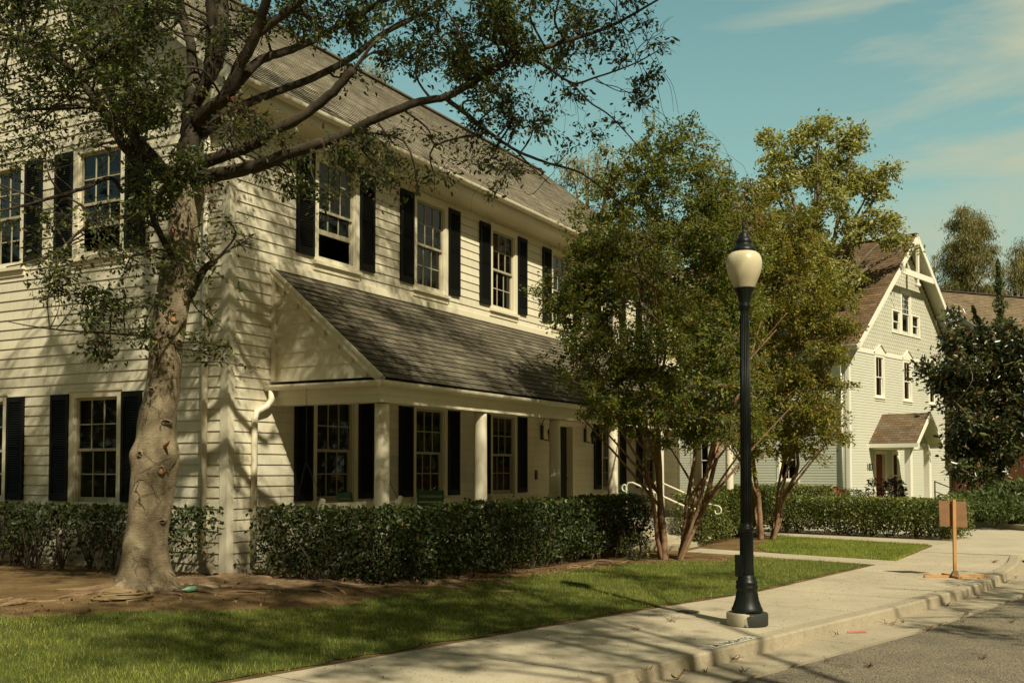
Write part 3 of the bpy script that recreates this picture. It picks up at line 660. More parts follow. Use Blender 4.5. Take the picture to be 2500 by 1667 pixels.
# main roof
def roofcourses(mb, O,U,N,Up,length,span,exp=.132,thick=.010):
    courses(mb,O,U,N,Up,0,length,exp,thick,span)
sl=math.hypot(1,SLOPE); up=(0,1/sl,SLOPE/sl); nn=(0,-SLOPE/sl,1/sl); RL=(RY-EY)*sl
m=MB(); roofcourses(m,(0,EY-.03,EZ),(1,0,0),nn,up,RL+.02,lambda v:(-.36,L+.3))
m.build('roof', ROOFA, HA)
m=MB(); m.face([(-.36,RY,RZ),(L+.3,RY,RZ),(L+.3,9.6,EZ),(-.36,9.6,EZ)],uv=[(0,0),(18,0),(18,6),(0,6)]); m.build('rear_roof', ROOFA, HA)
m=MB(); m.bar((-.36,RY,RZ+.02),(L+.3,RY,RZ+.02),.26,.035); m.build('ridge_cap', simple('ridge_shingle',(.13,.105,.07),.9,.3), HA)
# soffit, fascia, rake boards
m=MB()
m.box(-.3,L+.28,-.46,0,6.60,6.63); m.box(-.3,L+.28,-.485,-.462,6.60,6.80)
m.bar((-.33,-.48,EZ-.10),(-.33,RY,RZ-.12),.03,.20); m.bar((-.27,-.48,EZ-.22),(-.27,RY,RZ-.24),.10,.02)
m.bar((-.33,9.58,EZ-.10),(-.33,RY,RZ-.12),.03,.20)
m.hexa([(-.296,-.458,6.635),(-.024,-.458,6.635),(-.024,.25,6.635),(-.296,.25,6.635),(-.296,-.458,6.79),(-.024,-.458,6.79),(-.024,.25,7.38),(-.296,.25,7.38)])
m.face([(-.33,-.48,EZ-.03),(.0,-.48,EZ-.03),(.0,RY,RZ-.05),(-.33,RY,RZ-.05)]); m.face([(-.33,9.58,EZ-.03),(.0,9.58,EZ-.03),(.0,RY,RZ-.05),(-.33,RY,RZ-.05)])
m.build('fascia', CREAM_DK, HA)
def gutter(pts, r=.068, **k):
    """half-round gutter along x or y polyline, opening up"""
    m=MB(); P=[Vector(p) for p in pts]
    for i in range(len(P)-1):
        a,b=P[i],P[i+1]; d=(b-a).normalized(); s=d.cross(Vector((0,0,1)))
        n=10; ring=lambda q,rr:[q+s*math.cos(math.pi*j/n)*rr-Vector((0,0,1))*math.sin(math.pi*j/n)*rr*1.1 for j in range(n+1)]
        A,B=ring(a,r),ring(b,r); A2,B2_=ring(a,r-.006),ring(b,r-.006)
        for j in range(n):
            m.face([A[j],B[j],B[j+1],A[j+1]],True); m.face([A2[j],B2_[j],B2_[j+1],A2[j+1]],True)
        for X,Y,X2,Y2 in ((A[0],B[0],A2[0],B2_[0]),(A[-1],B[-1],A2[-1],B2_[-1])): m.face([X,Y,Y2,X2])
    for q,e in ((0,P[0]),(1,P[-1])):
        d=(P[1]-P[0]) if q==0 else (P[-1]-P[-2]); s=d.normalized().cross(Vector((0,0,1)))
        m.face([e+s*math.cos(math.pi*j/10)*r-Vector((0,0,1))*math.sin(math.pi*j/10)*r*1.1 for j in range(11)])
    m.tube([P[0]]+P[1:], .001,3)
    for a,b in zip(P[:-1],P[1:]):
        d=(b-a).normalized(); s=d.cross(Vector((0,0,1))); 
        m.tube([a+s*r*(-1 if s.dot(Vector((0,-1,0)))<0 and s.dot(Vector((-1,0,0)))<0 else 1), b+s*r*(1)], .008, 5) if False else None
    return m
gutter([(-.34,-.555,6.80),(L+.3,-.555,6.80)]).build('roof_gutter', GUTTER, HA)
# windows and shutters
for i in range(6):
    x=A1+i*DX
    up_kw=[dict(raised=.42,curtain=(CURT,.86,1.0)),dict(blind=BLIND,curtain=(CURT,.66,1.0)),dict(blind=BLINDD,curtain=(CURT,.5,1.0)),dict(blind=BLINDD,curtain=(CURT,.7,1.)),dict(blind=BLIND),dict(blind=BLIND)][i]
    window(HA,(x+WS,0,UB-.05),0,**up_kw); shutter(HA,(x,-.015,UB),0); shutter(HA,(x+WS+GW,-.015,UB),0)
    if i!=3:
        window(HA,(x+WS,0,LB-.05),0,blind=BLINDD if i in(0,4) else None,curtain=None if i in (0,4) else (CURT,0,.35)); shutter(HA,(x,-.015,LB),0); shutter(HA,(x+WS+GW,-.015,LB),0)
for i in range(2):
    y=B2+i*DBU; kw=dict(raised=.42) if i==0 else dict(blind=BLIND,drop=.5)
    window(HA,(0,y+WS+GW,UB-.05),RB,**kw); shutter(HA,(-.015,y+WS,UB),RB); shutter(HA,(-.015,y+2*WS+GW,UB),RB)
    y=B2L+i*DBL
    window(HA,(0,y+WS+GW,LB-.05),RB,blind=BLINDD); shutter(HA,(-.015,y+WS,LB),RB); shutter(HA,(-.015,y+2*WS+GW,LB),RB)
# front door
d0,d1=9.95,10.95
m=MB(); m.box(d0-.1,d0,-.03,.16,.42,2.68).box(d1,d1+.1,-.03,.16,.42,2.68).box(d0-.1,d1+.1,-.032,.16,2.58,2.70); fr=m.build('door_frame', CREAM_DK, HA)
m=MB(); m.box(d0,d1,.13,.17,.45,2.58)
for a,b,c,d in ((.12,.46,.2,.9),(.54,.88,.2,.9),(.12,.46,1.05,1.95),(.54,.88,1.05,1.95)): m.box(d0+a,d0+b,.118,.13,.45+c,.45+d)
dr=m.build('front_door', DOORD, HA); MB().tube([(d0+.92,.12,1.42),(d0+.92,.06,1.42),(d0+.82,.06,1.42)],.011,6).build('door_handle', BLACKM, dr)
# porch
PX0,PX1,PY=.83,17.32,-1.95
m=MB(); m.box(PX0-.05,PX1+.05,-1.98,-.02,.1,.45); m.build('porch_floor', simple('porch_grey',(.26,.23,.16),.8,.15), HA)
psl=(4.50-2.86)/1.95; ps=math.hypot(1,psl); pup=(0,1/ps,psl/ps); pn=(0,-psl/ps,1/ps)
m=MB(); courses(m,(0,-1.99,2.845),(1,0,0),pn,pup,0,2.0*ps,.14,.011,lambda v:(PX0-.03,PX1+.05)); 
m.face([(PX0-.03,-1.99,2.83),(PX1+.05,-1.99,2.83),(PX1+.05,0,2.83+1.99*psl),(PX0-.03,0,2.83+1.99*psl)],uv=[(0,0),(1,0),(1,1),(0,1)])
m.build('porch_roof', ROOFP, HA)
m=MB(); m.box(PX0-.02,PX1+.04,-.03,-.016,4.46,4.60); m.build('flashing', CREAM_DK, HA)
# side gable of the porch
m=MB(); courses(m,(PX0+.05,0,2.86),(0,-1,0),(-1,0,0),(0,0,1),0,1.62,.205,.014,lambda v:(.02,max(.02,1.93-(v+.10)/psl))); 
m.face([(PX0+.056,-.02,2.86),(PX0+.056,-1.93,2.86),(PX0+.056,-.02,2.86+1.91*psl)]); m.build('porch_side_wall', CREAM, HA)
m=MB(); m.bar((PX0+.01,-1.97,2.80),(PX0+.01,.0,2.80+1.97*psl),.05,.11); m.bar((PX0-.02,-1.99,2.85),(PX0-.02,.0,2.85+1.99*psl),.03,.035)
m.box(PX0+.0,PX0+.06,-.09,-.016,2.86,4.4)
m.build('rake_board', CREAM_DK, HA)
# beam
m=MB(); m.box(PX0,PX1,-1.93,-1.68,2.52,2.80).box(PX0,PX0+.25,-1.68,-.02,2.52,2.80).box(PX1-.25,PX1,-1.68,-.02,2.52,2.80)
m.box(PX0-.025,PX1+.025,-1.955,-1.93,2.62,2.80).box(PX0-.025,PX0,-1.93,-.02,2.62,2.80)
m.build('porch_beam', CREAM_DK, HA)
m=MB(); m.box(PX0+.25,PX1-.25,-1.68,-.02,2.70,2.73); m.build('porch_ceiling', CREAM_DK, HA)
gutter([(PX0-.09,-.02,2.80),(PX0-.09,-2.03,2.80)],.07).build('porch_gutter', GUTTER, HA)
gutter([(PX0-.14,-2.03,2.80),(PX1+.1,-2.03,2.80)],.07).build('porch_gutter', GUTTER, HA)
for k in range(7):
    x=1.06+2.672*k
    MB().lathe([(.135,0),(.135,.05),(.108,.07),(.106,.6),(.100,2.0),(.098,2.06)],24,(x,-1.81,.45)).build('column', COLUMN, HA)
# downspouts
def spout(pts, name='downspout', r=.045): return MB().tube(pts, r, 10).build(name, GUTTER, HA)
spout([(-.075,.36,6.6),(-.075,.36,.55)])
y0=-.02
spout([(PX0-.09,-.12,2.73),(PX0-.09,-.12,2.60),(PX0-.14,-.08,2.50),(PX0-.32,-.06,2.42),(PX0-.36,-.055,2.32),(PX0-.36,-.055,.3)])
spout([(-.02,-.5,6.78),(-.02,-.5,6.62),(-.05,-.2,6.45),(-.06,.3,6.3)], r=.036) if False else None
# front steps and rails
m=MB()
for j in range(3): m.box(9.3,10.9,-2.0-.36*(j+1),-2.0-.36*j,-.05,.45-.12*(j+1)+.0)
m.build('steps', CONC, HA)
for x in (9.32,10.88):
    m=MB(); c=(x,-2.0,1.32)
    pts=[(x,-2.0,.45),(x,-2.0,1.26),(x,-2.05,1.34),(x,-2.14,1.345),(x,-3.3,.86)]
    m.tube(pts,.02,8)
    # upper curl
    sp=[(x,-2.0-.0+ -.10*math.cos(a)*(1-a/9)+.02, 1.25+.10*math.sin(a)*(1-a/9)) for a in np.linspace(.2,4.6,16)]
    m.tube([(x,-2.0,1.28)]+[(x,-1.98+.09*(1-a/7)*math.sin(a), 1.22+.09*(1-a/7)*math.cos(a)) for a in np.linspace(.2,4.9,18)],.016,7)
    m.tube([(x,-3.3,.86)]+[(x,-3.42-.11*(1-a/8)*math.sin(a), .74+.11*(1-a/8)*math.cos(a)) for a in np.linspace(-.2,4.9,18)],.016,7)
    m.bar((x,-3.3,0),(x,-3.3,.88),.045,.045); m.bar((x,-2.05,.62),(x,-3.28,.16),.025,.025); m.bar((x,-2.7,.34),(x,-2.7,1.1),.022,.022)
    m.build('handrail', WHITEM, HA)
def lantern(x, z=2.30):
    m=MB(); m.lathe([(.05,0),(.055,.05),(.04,.22)],10,(0,0,0)); 
    o=MB(); o.box(-.045,.045,-.03,0,-.05,.26)
    o.tube([(0,-.03,.2)]+[(0,-.13+.11*math.cos(a), .26+.15*math.sin(a)) for a in np.linspace(0.2,2.9,14)]+[(0,-.235,.24)],.010,6)
    o.tube([(0,-.02,-.03),(0,-.1,-.06),(0,-.22,-.075)],.012,6)
    o.lathe([(.004,.27),(.03,.24),(.085,.13),(.09,.115)],6,(0,-.235,0)); o.lathe([(.045,-.09),(.055,-.08),(.055,-.06)],6,(0,-.235,0))
    for j in range(6):
        a=2*math.pi*j/6; o.tube([(.05*math.cos(a),-.235+.05*math.sin(a),-.07),(.078*math.cos(a),-.235+.078*math.sin(a),.12)],.007,4)
    ob=o.build('wall_lantern', BLACKM, HA, (x,-.016,z)); MB().lathe([(.042,-.06),(.07,.118)],6,(0,-.235,0)).build('lantern_glass', LAMPG, ob)
lantern(11.62); lantern(9.40)
m=MB(); m.box(9.1,9.17,-.045,-.014,1.40,1.60); m.build('letterbox', simple('brown_box',(.12,.05,.03),.6), HA)
MB().tube([(.25,-.09,.62),(.3,-.1,.42),(.32,-.1,.2)],.03,8)
# corrugated outlet
m=MB(); P=smooth_path([(-.06,.36,.58),(-.08,.3,.42),(-.3,-.02,.30),(-.62,-.42,.235)],8)
pr=[.05+.004*(i%2) for i in range(len(P))]; m.tube([tuple(p) for p in P],pr,12,cap=False); m.build('drain_pipe', PIPE, label='short corrugated drain pipe end lying by the house corner', cat='drain pipe')

# porch swing
SW=empty('porch_swing',(1.02,-1.22,.36), label='cream wooden porch swing hanging on chains beside the first column', cat='porch swing')
m=MB()
for j in range(5): m.bar((-.75,-.05+.1*j,.40+.004*j),(.95,-.05+.1*j,.40+.004*j),.08,.02)
m.build('seat', CREAM_DK, SW)
m=MB(); m.bar((-.75,-.22,.76),(.95,-.22,.76),.03,.09); m.bar((-.75,-.12,.45),(.95,-.12,.45),.03,.06)
for j in range(18): x=-.7+.094*j; m.bar((x,-.13,.45),(x,-.22,.74),.035,.015)
m.bar((-.77,-.1,.40),(-.8,-.25,.86),.05,.06); m.bar((.97,-.1,.40),(1.0,-.25,.86),.05,.06)
m.build('backrest', CREAM_DK, SW)
def chain(p, q, parent, n=None):
    p=Vector(p); q=Vector(q); l=(q-p).length; n=int(l/.036); m=MB(); d=(q-p).normalized()
    for i in range(n):
        c=p+d*(i+.5)*l/n; a=d.orthogonal().normalized(); b=d.cross(a); s=a if i%2 else b
        pts=[c+d*.022*math.cos(t)+s*.010*math.sin(t) for t in np.linspace(0,2*math.pi,7)]; m.tube(pts,.0034,3,cap=False)
    return m.build('chain', BLACKM, parent)
for x in (-.72,.98):
    chain((x,.1,2.33),(x,.1,1.35),SW); chain((x,.1,1.35),(x,-.2,.82),SW); chain((x,.1,1.35),(x,.38,.42),SW)
# green chairs on the porch
def chair(x, y, rz, label):
    t=empty('porch_chair',(x,y,.45),rz,label=label,cat='chair',group='green slatted chairs on the porch')
    m=MB()
    for j in range(6): m.bar((-.2,-.18+.07*j,.44),(.2,-.18+.07*j,.44),.055,.018)
    m.build('seat', GREENC, t)
    m=MB(); m.bar((-.21,.21,.4),(-.21,.27,.80),.03,.03).bar((.21,.21,.4),(.21,.27,.80),.03,.03)
    m.bar((-.21,.27,.77),(.21,.27,.77),.02,.08).bar((-.21,.25,.66),(.21,.25,.66),.02,.07).bar((-.21,.23,.58),(.21,.23,.58),.02,.06)
    m.build('backrest', GREENC, t)
    for sx in (-1,1):
        for sy in (-1,1): MB().bar((sx*.2,-sy*.2,0),(sx*.2,sy*.18,.44),.025,.025).build('leg', GREENC, t)
    return t
chair(3.98,-.7,rad(-58),'green slatted chair under the second porch window')
chair(2.25,-.55,rad(8),'green slatted chair behind the porch swing')
chair(12.75,-.8,rad(10),'green slatted chair below the window right of the front door')
chair(11.85,-1.0,rad(70),'green slatted chair facing sideways beside the fourth column')

# ================================================================== HOUSE TWO (sage, steep gable)
O2=np.array([32.71,-2.01,0.]); A2=rad(-13.631)
HB=empty('gabled_house', tuple(O2), A2, label='sage green gabled house with white trim and scalloped shingles', cat='house')
W2=11.7; PKX=5.85; S2=.86; EZ2=6.5; PKZ=EZ2+S2*PKX+.35
def topz(u): return 6.85+S2*(PKX-abs(u-PKX))
h2=[(2.58,3.42,4.65,6.45),(5.58,6.42,4.65,6.45),(8.58,9.42,4.65,6.45),(2.45,3.47,.2,2.3),(4.3,4.9,.35,2.3)]
m=MB(); courses(m,(0,0,0),(1,0,0),(0,-1,0),(0,0,1),.25,6.5,.112,.012,lambda v:(.1,W2-.1),h2); m.build('wall', SAGE, HB)
m=MB(); courses(m,(0,0,0),(0,1,0),(-1,0,0),(0,0,1),.25,6.6,.112,.012,lambda v:(.1,15.),[(2.3,3.1,1.2,2.9),(6.5,7.3,1.2,2.9),(6.5,7.3,4.6,6.1)]); m.build('wall', SAGE, HB)
m=MB(); m.face([(W2,0,0),(W2,15,0),(W2,15,6.6),(W2,0,6.6)]); m.face([(0,15,0),(W2,15,0),(W2,15,6.6),(PKX,15,11.6),(0,15,6.6)]); m.build('wall', SAGE, HB)
m=MB(); m.face([(.4,.5,.2),(W2-.4,.5,.2),(W2-.4,.5,6.5),(PKX,.5,11),(.4,.5,6.5)]); m.face([(.5,.4,.2),(.5,15,.2),(.5,15,6.5),(.5,.4,6.5)]); m.build('dark_room_sheet', DARKROOM, HB)  # dark sheets in place of the shaded rooms inside
# scalloped shingles of the gable
m=MB(); row=0; v=6.5; wsc=.235; rh=.165
while v<PKZ:
    half=(PKX-(v-6.6)/S2) if v>6.6 else PKX
    if half<.15: break
    x=PKX-half+ (wsc/2 if row%2 else 0)
    while x<PKX+half-.05:
        x1=min(x+wsc*.96,PKX+half); 
        ins = (4.46<(x+x1)/2<7.54 and 7.62<v+.1<8.6) or (5.46<(x+x1)/2<6.48 and 7.62<v+.1<9.45)
        if not ins:
            n=5; bot=[((x+x1)/2+(x1-x)/2*math.cos(a), -.024, v+.075-.075*math.sin(a)) for a in np.linspace(math.pi,0,n+1)]
            m.face(bot+[(x1,-.004,v+rh+.09),(x,-.004,v+rh+.09)]); 
            for p,q in zip(bot[:-1],bot[1:]): m.face([(p[0],0,p[2]),(q[0],0,q[2]),q,p])
        x+=wsc
    v+=rh; row+=1
m.build('gable_shingles', SAGE2, HB)
m=MB(); m.face([(0,.0,6.5),(W2,.0,6.5),(PKX,0,PKZ-.2)]); 
m2=MB()
for a,b,c,d in ((0,4.46,6.5,7.6),(7.54,W2,6.5,7.6),(4.46,7.54,6.5,7.6)): m2.face([(a,0.01,c),(b,0.01,c),(min(b,max(a,b)),0.01,d),(a,0.01,d)])
# backing pieces behind the shingles, left open at the windows
def bk(p): m3.face([(x,.008,z) for x,z in p])
m3=MB(); bk([(0,6.5),(W2,6.5),(W2-1.2,7.6),(1.2,7.6)]); bk([(1.2,7.6),(4.46,7.6),(4.46,10.35),(0.9,7.35)]); bk([(7.54,7.6),(W2-1.2,7.6),(7.54,10.35)]); bk([(4.46,8.65),(5.46,8.65),(5.46,11.2),(4.46,10.3)]); bk([(6.48,8.65),(7.54,8.65),(7.54,10.3),(6.48,11.2)]); bk([(5.46,9.5),(6.48,9.5),(6.48,11.2),(PKX,11.7),(5.46,11.2)])
m3.build('gable_backing', SAGE2, HB)
# roof
s2=math.hypot(1,S2); OV=.6; ez=6.5-.02; 
zpk=PKZ+.12; RUN=PKX+.42; zev=zpk-S2*RUN
m=MB(); courses(m,(PKX-RUN,0,zev),(0,1,0),(-S2/s2,0,1/s2),(1/s2,0,S2/s2),0,RUN*s2,.18,.012,lambda v:(-OV,15.4)); 
courses(m,(PKX+RUN,0,zev),(0,1,0),(S2/s2,0,1/s2),(-1/s2,0,S2/s2),0,RUN*s2,.18,.012,lambda v:(-OV,15.4)); m.build('roof', ROOF2, HB)
m=MB(); m.bar((PKX,-OV-.02,zpk+.02),(PKX,15.4,zpk+.02),.3,.04); m.build('ridge_cap', simple('dark_ridge',(.07,.045,.03),.9,.3), HB)
m=MB()
for sx in (-1,1):
    e=(PKX+sx*(RUN),-OV-.02,zev-.10); t=(PKX,-OV-.02,zpk-.10); m.bar(e,t,.05,.26,(0,-1,0)) if False else None
    ex=PKX+sx*RUN
    m.hexa([(ex,-OV-.05,zev-.27),(PKX,-OV-.05,zpk-.27-.03),(PKX,-OV,zpk-.30),(ex,-OV,zev-.27),(ex,-OV-.05,zev-.015),(PKX,-OV-.05,zpk-.015),(PKX,-OV,zpk-.015),(ex,-OV,zev-.015)])
# collar tie, king post
zc=10.15; hw=(zpk-.25-zc)/S2
m.box(PKX-hw,PKX+hw,-OV-.04,-OV+.04,zc-.12,zc+.13).box(PKX-.09,PKX+.09,-OV-.045,-OV+.045,zc+.13,zpk-.25).box(PKX-.07,PKX+.07,-OV-.03,-OV+.03,zc-.32,zc-.12)
m.build('gable_truss', WHITE2, HB)
m=MB(); m.lathe([(.02,0),(.11,.02),(.13,.1),(.05,.2)],10,(PKX,-OV,zc-.5)); m.build('floodlight', WHITE2, HB)
m=MB()
for sx in (-1,1):
    ex=PKX+sx*RUN; m.face([(ex,-OV,zev-.04),(PKX,-OV,zpk-.04),(PKX,0,zpk-.04),(ex,0,zev-.04)])
m.face([(PKX-RUN,-.0,zev-.05),(0,-.0,zev+.0),(0,15,zev),(PKX-RUN,15,zev-.05)])
m.build('soffit', SAGE2, HB)
m=MB(); m.box(PKX-RUN-.02,PKX-RUN+.01,-OV,15.3,zev-.18,zev-.01); m.box(-.02,.14,-.026,0,.25,6.5).box(-.026,0,0,.14,.25,6.5).box(0.0,W2,-.03,0,6.44,6.62)
m.box(W2-.14,W2+.02,-.026,0,.25,6.5); m.build('corner_board', WHITE2, HB)
MB().tube([(-.07,.28,6.3),(-.07,.28,.3)],.045,8).build('downspout', WHITE2, HB)
gutter([(PKX-RUN-.07,15.2,zev-.03),(PKX-RUN-.07,-OV,zev-.03)],.07).build('roof_gutter', WHITE2, HB)
for x in (2.5,5.5,8.5): window(HB,(x,0,4.66),0,w=1.0,h=1.82,hood=.42,cas=.12,cols=1,rows=1,trim=WHITE2,sashm=WHITE2,blind=BLIND if x<5 else BLINDD,sashtop=(2,1))
window(HB,(5.37,0,7.6),0,w=1.16,h=1.95,cas=.13,cols=1,rows=1,trim=WHITE2,sashm=WHITE2,sashtop=(3,4),blind=BLINDD)
window(HB,(4.35,0,7.6),0,w=1.02,h=1.06,cas=.13,cols=1,rows=1,trim=WHITE2,sashm=WHITE2,curtain=(CURTG,0,1))
window(HB,(6.53,0,7.6),0,w=1.02,h=1.06,cas=.13,cols=1,rows=1,trim=WHITE2,sashm=WHITE2,curtain=(CURTG,0,1))
window(HB,(0,3.2,1.15),RB,w=1.0,h=1.85,cas=.12,cols=2,rows=1,trim=WHITE2,sashm=WHITE2)
window(HB,(0,7.4,1.15),RB,w=1.0,h=1.85,cas=.12,cols=2,rows=1,trim=WHITE2,sashm=WHITE2)
window(HB,(0,7.4,4.5),RB,w=1.0,h=1.7,cas=.12,cols=2,rows=1,trim=WHITE2,sashm=WHITE2)
window(HB,(4.2,0,.4),0,w=.8,h=2.0,cas=.1,cols=1,rows=1,trim=WHITE2,sashm=WHITE2)
m=MB(); m.box(2.35,2.48,-.03,.2,.2,2.42).box(3.44,3.57,-.03,.2,.2,2.42).box(2.48,3.44,-.032,.2,2.28,2.42); m.build('door_frame', WHITE2, HB)
m=MB(); m.box(2.48,3.44,.12,.16,.22,2.28); dd=m.build('front_door', DOORR, HB); MB().tube([(3.34,.12,1.2),(3.34,.05,1.2)],.03,6).build('door_handle', BLACKM, dd)
# portico
pc,ph,pz,pe,pd=3.24,1.42,3.96,2.70,2.0; sp=(pz-pe)/ph; s3=math.hypot(1,sp)
m=MB(); courses(m,(pc-ph,0,pe),(0,-1,0),(-sp/s3,0,1/s3),(1/s3,0,sp/s3),0,ph*s3,.15,.01,lambda v:(0,pd)); courses(m,(pc+ph,0,pe),(0,-1,0),(sp/s3,0,1/s3),(-1/s3,0,sp/s3),0,ph*s3,.15,.01,lambda v:(0,pd)); m.build('portico_roof', ROOF2P, HB)
m=MB()
for sx in (-1,1):
    ex=pc+sx*ph; m.hexa([(ex,-pd-.05,pe-.16),(pc,-pd-.05,pz-.2),(pc,-pd,pz-.2),(ex,-pd,pe-.16),(ex,-pd-.05,pe),(pc,-pd-.05,pz),(pc,-pd,pz),(ex,-pd,pe)])
    m.box(min(ex,ex-sx*.04),max(ex,ex-sx*.04),-pd,0,pe-.18,pe-.01)
    m.face([(ex,-pd,pe-.03),(pc,-pd,pz-.03),(pc,0,pz-.03),(ex,0,pe-.03)])
m.box(pc-1.1,pc+1.1,-1.6,-1.38,2.45,2.70); m.box(pc-1.1,pc-.9,-1.38,0,2.45,2.68).box(pc+.9,pc+1.1,-1.38,0,2.45,2.68)
m.build('portico_trim', WHITE2, HB)
m=MB(); m.face([(pc-1.1,-1.5,2.7),(pc+1.1,-1.5,2.7),(pc,-1.5,pz-.15)]); m.build('portico_gable', SAGE2, HB)
for x in (pc-1.0,pc+1.03): MB().box(x-.12,x+.12,-1.61,-1.37,.2,2.45).build('post', WHITE2, HB)
m=MB(); m.box(pc-1.4,pc+1.4,-1.8,0,0,.2); m.build('portico_floor', CONC, HB)
m=MB(); xh=pc+1.25
m.tube([(xh,-1.7,.2),(xh,-1.7,1.15)],.03,6); m.tube([(xh,-1.7,1.12),(xh+.1,-2.6,.75),(xh+.15,-3.4,.4)],.025,6); m.tube([(xh,-1.7,.7),(xh+.15,-3.4,.05)],.02,6)
m.build('handrail', simple('brown_iron',(.03,.015,.012),.6), HB)
def text_obj(name, s, size, mat, parent=None, loc=(0,0,0), rot=(0,0,0), sx=1, ext=.004, **k):
    cu=bpy.data.curves.new(name,'FONT'); cu.body=s; cu.size=size; cu.extrude=ext; cu.align_x='CENTER'; cu.align_y='CENTER'
    o=bpy.data.objects.new(name,cu); COL.objects.link(o); dg=bpy.context.evaluated_depsgraph_get(); me=bpy.data.meshes.new_from_object(o.evaluated_get(dg)); bpy.data.objects.remove(o)
    me.materials.clear(); o=mkobj(name,me,mat,parent,loc,0,**k); o.rotation_euler=rot; o.scale=(sx,1,1); return o
text_obj('house_number','183',.42,BLACKM,HB,(1.86,-.03,1.72),(rad(90),0,0),.95)

# ================================================================== BRICK HOUSE far right
AP=at(2262,708,52); AP[2]=float(AP[2]); a3=rad(-39.2)
HC=empty('brick_house',(AP[0],AP[1],0),a3,label='red brick house with tan shingle roof behind the dark magnolia', cat='house')
zr=float(AP[2]); hw3=6.2; S3=.66; ze=zr-S3*hw3; s4=math.hypot(1,S3)
# local: x = along ridge, y: gable direction (toward viewer is -y)
m=MB(); courses(m,(0,-hw3,ze),(1,0,0),(0,-S3/s4,1/s4),(0,1/s4,S3/s4),0,hw3*s4,.2,.012,lambda v:(-.4,26)); m.face([(-.4,0,zr),(26,0,zr),(26,hw3,ze),(-.4,hw3,ze)],uv=[(0,0),(26,0),(26,7),(0,7)]); m.build('roof', ROOF3, HC)
m=MB(); m.bar((-.4,0,zr+.02),(26,0,zr+.02),.3,.05); m.build('ridge_cap', simple('dark_ridge_cap',(.07,.045,.03),.9,.3), HC)
m=MB(); m.bar((-.42,-hw3,ze-.1),(-.42,0,zr-.1),.06,.22); m.bar((-.42,hw3,ze-.1),(-.42,0,zr-.1),.06,.22); m.box(-.4,26,-hw3-.03,-hw3,ze-.2,ze); m.build('fascia', FASC3, HC)
m=MB(); hh=hw3-.4; m.face([(0,-hh,0),(0,hh,0),(0,hh,ze+.1),(0,0,zr-.12),(0,-hh,ze+.1)],uv=[(-hh,0),(hh,0),(hh,ze),(0,zr),(-hh,ze)]); m.face([(0,-hh,0),(26,-hh,0),(26,-hh,ze+.2),(0,-hh,ze+.2)],uv=[(0,0),(26,0),(26,ze),(0,ze)]); m.build('wall', BRICK, HC)
m=MB(); m.tube([(9,-1.2,zr-.9),(9,-1.2,zr-.1)],.06,6); m.build('vent_pipe', simple('pink_vent',(.35,.2,.15),.7), HC)

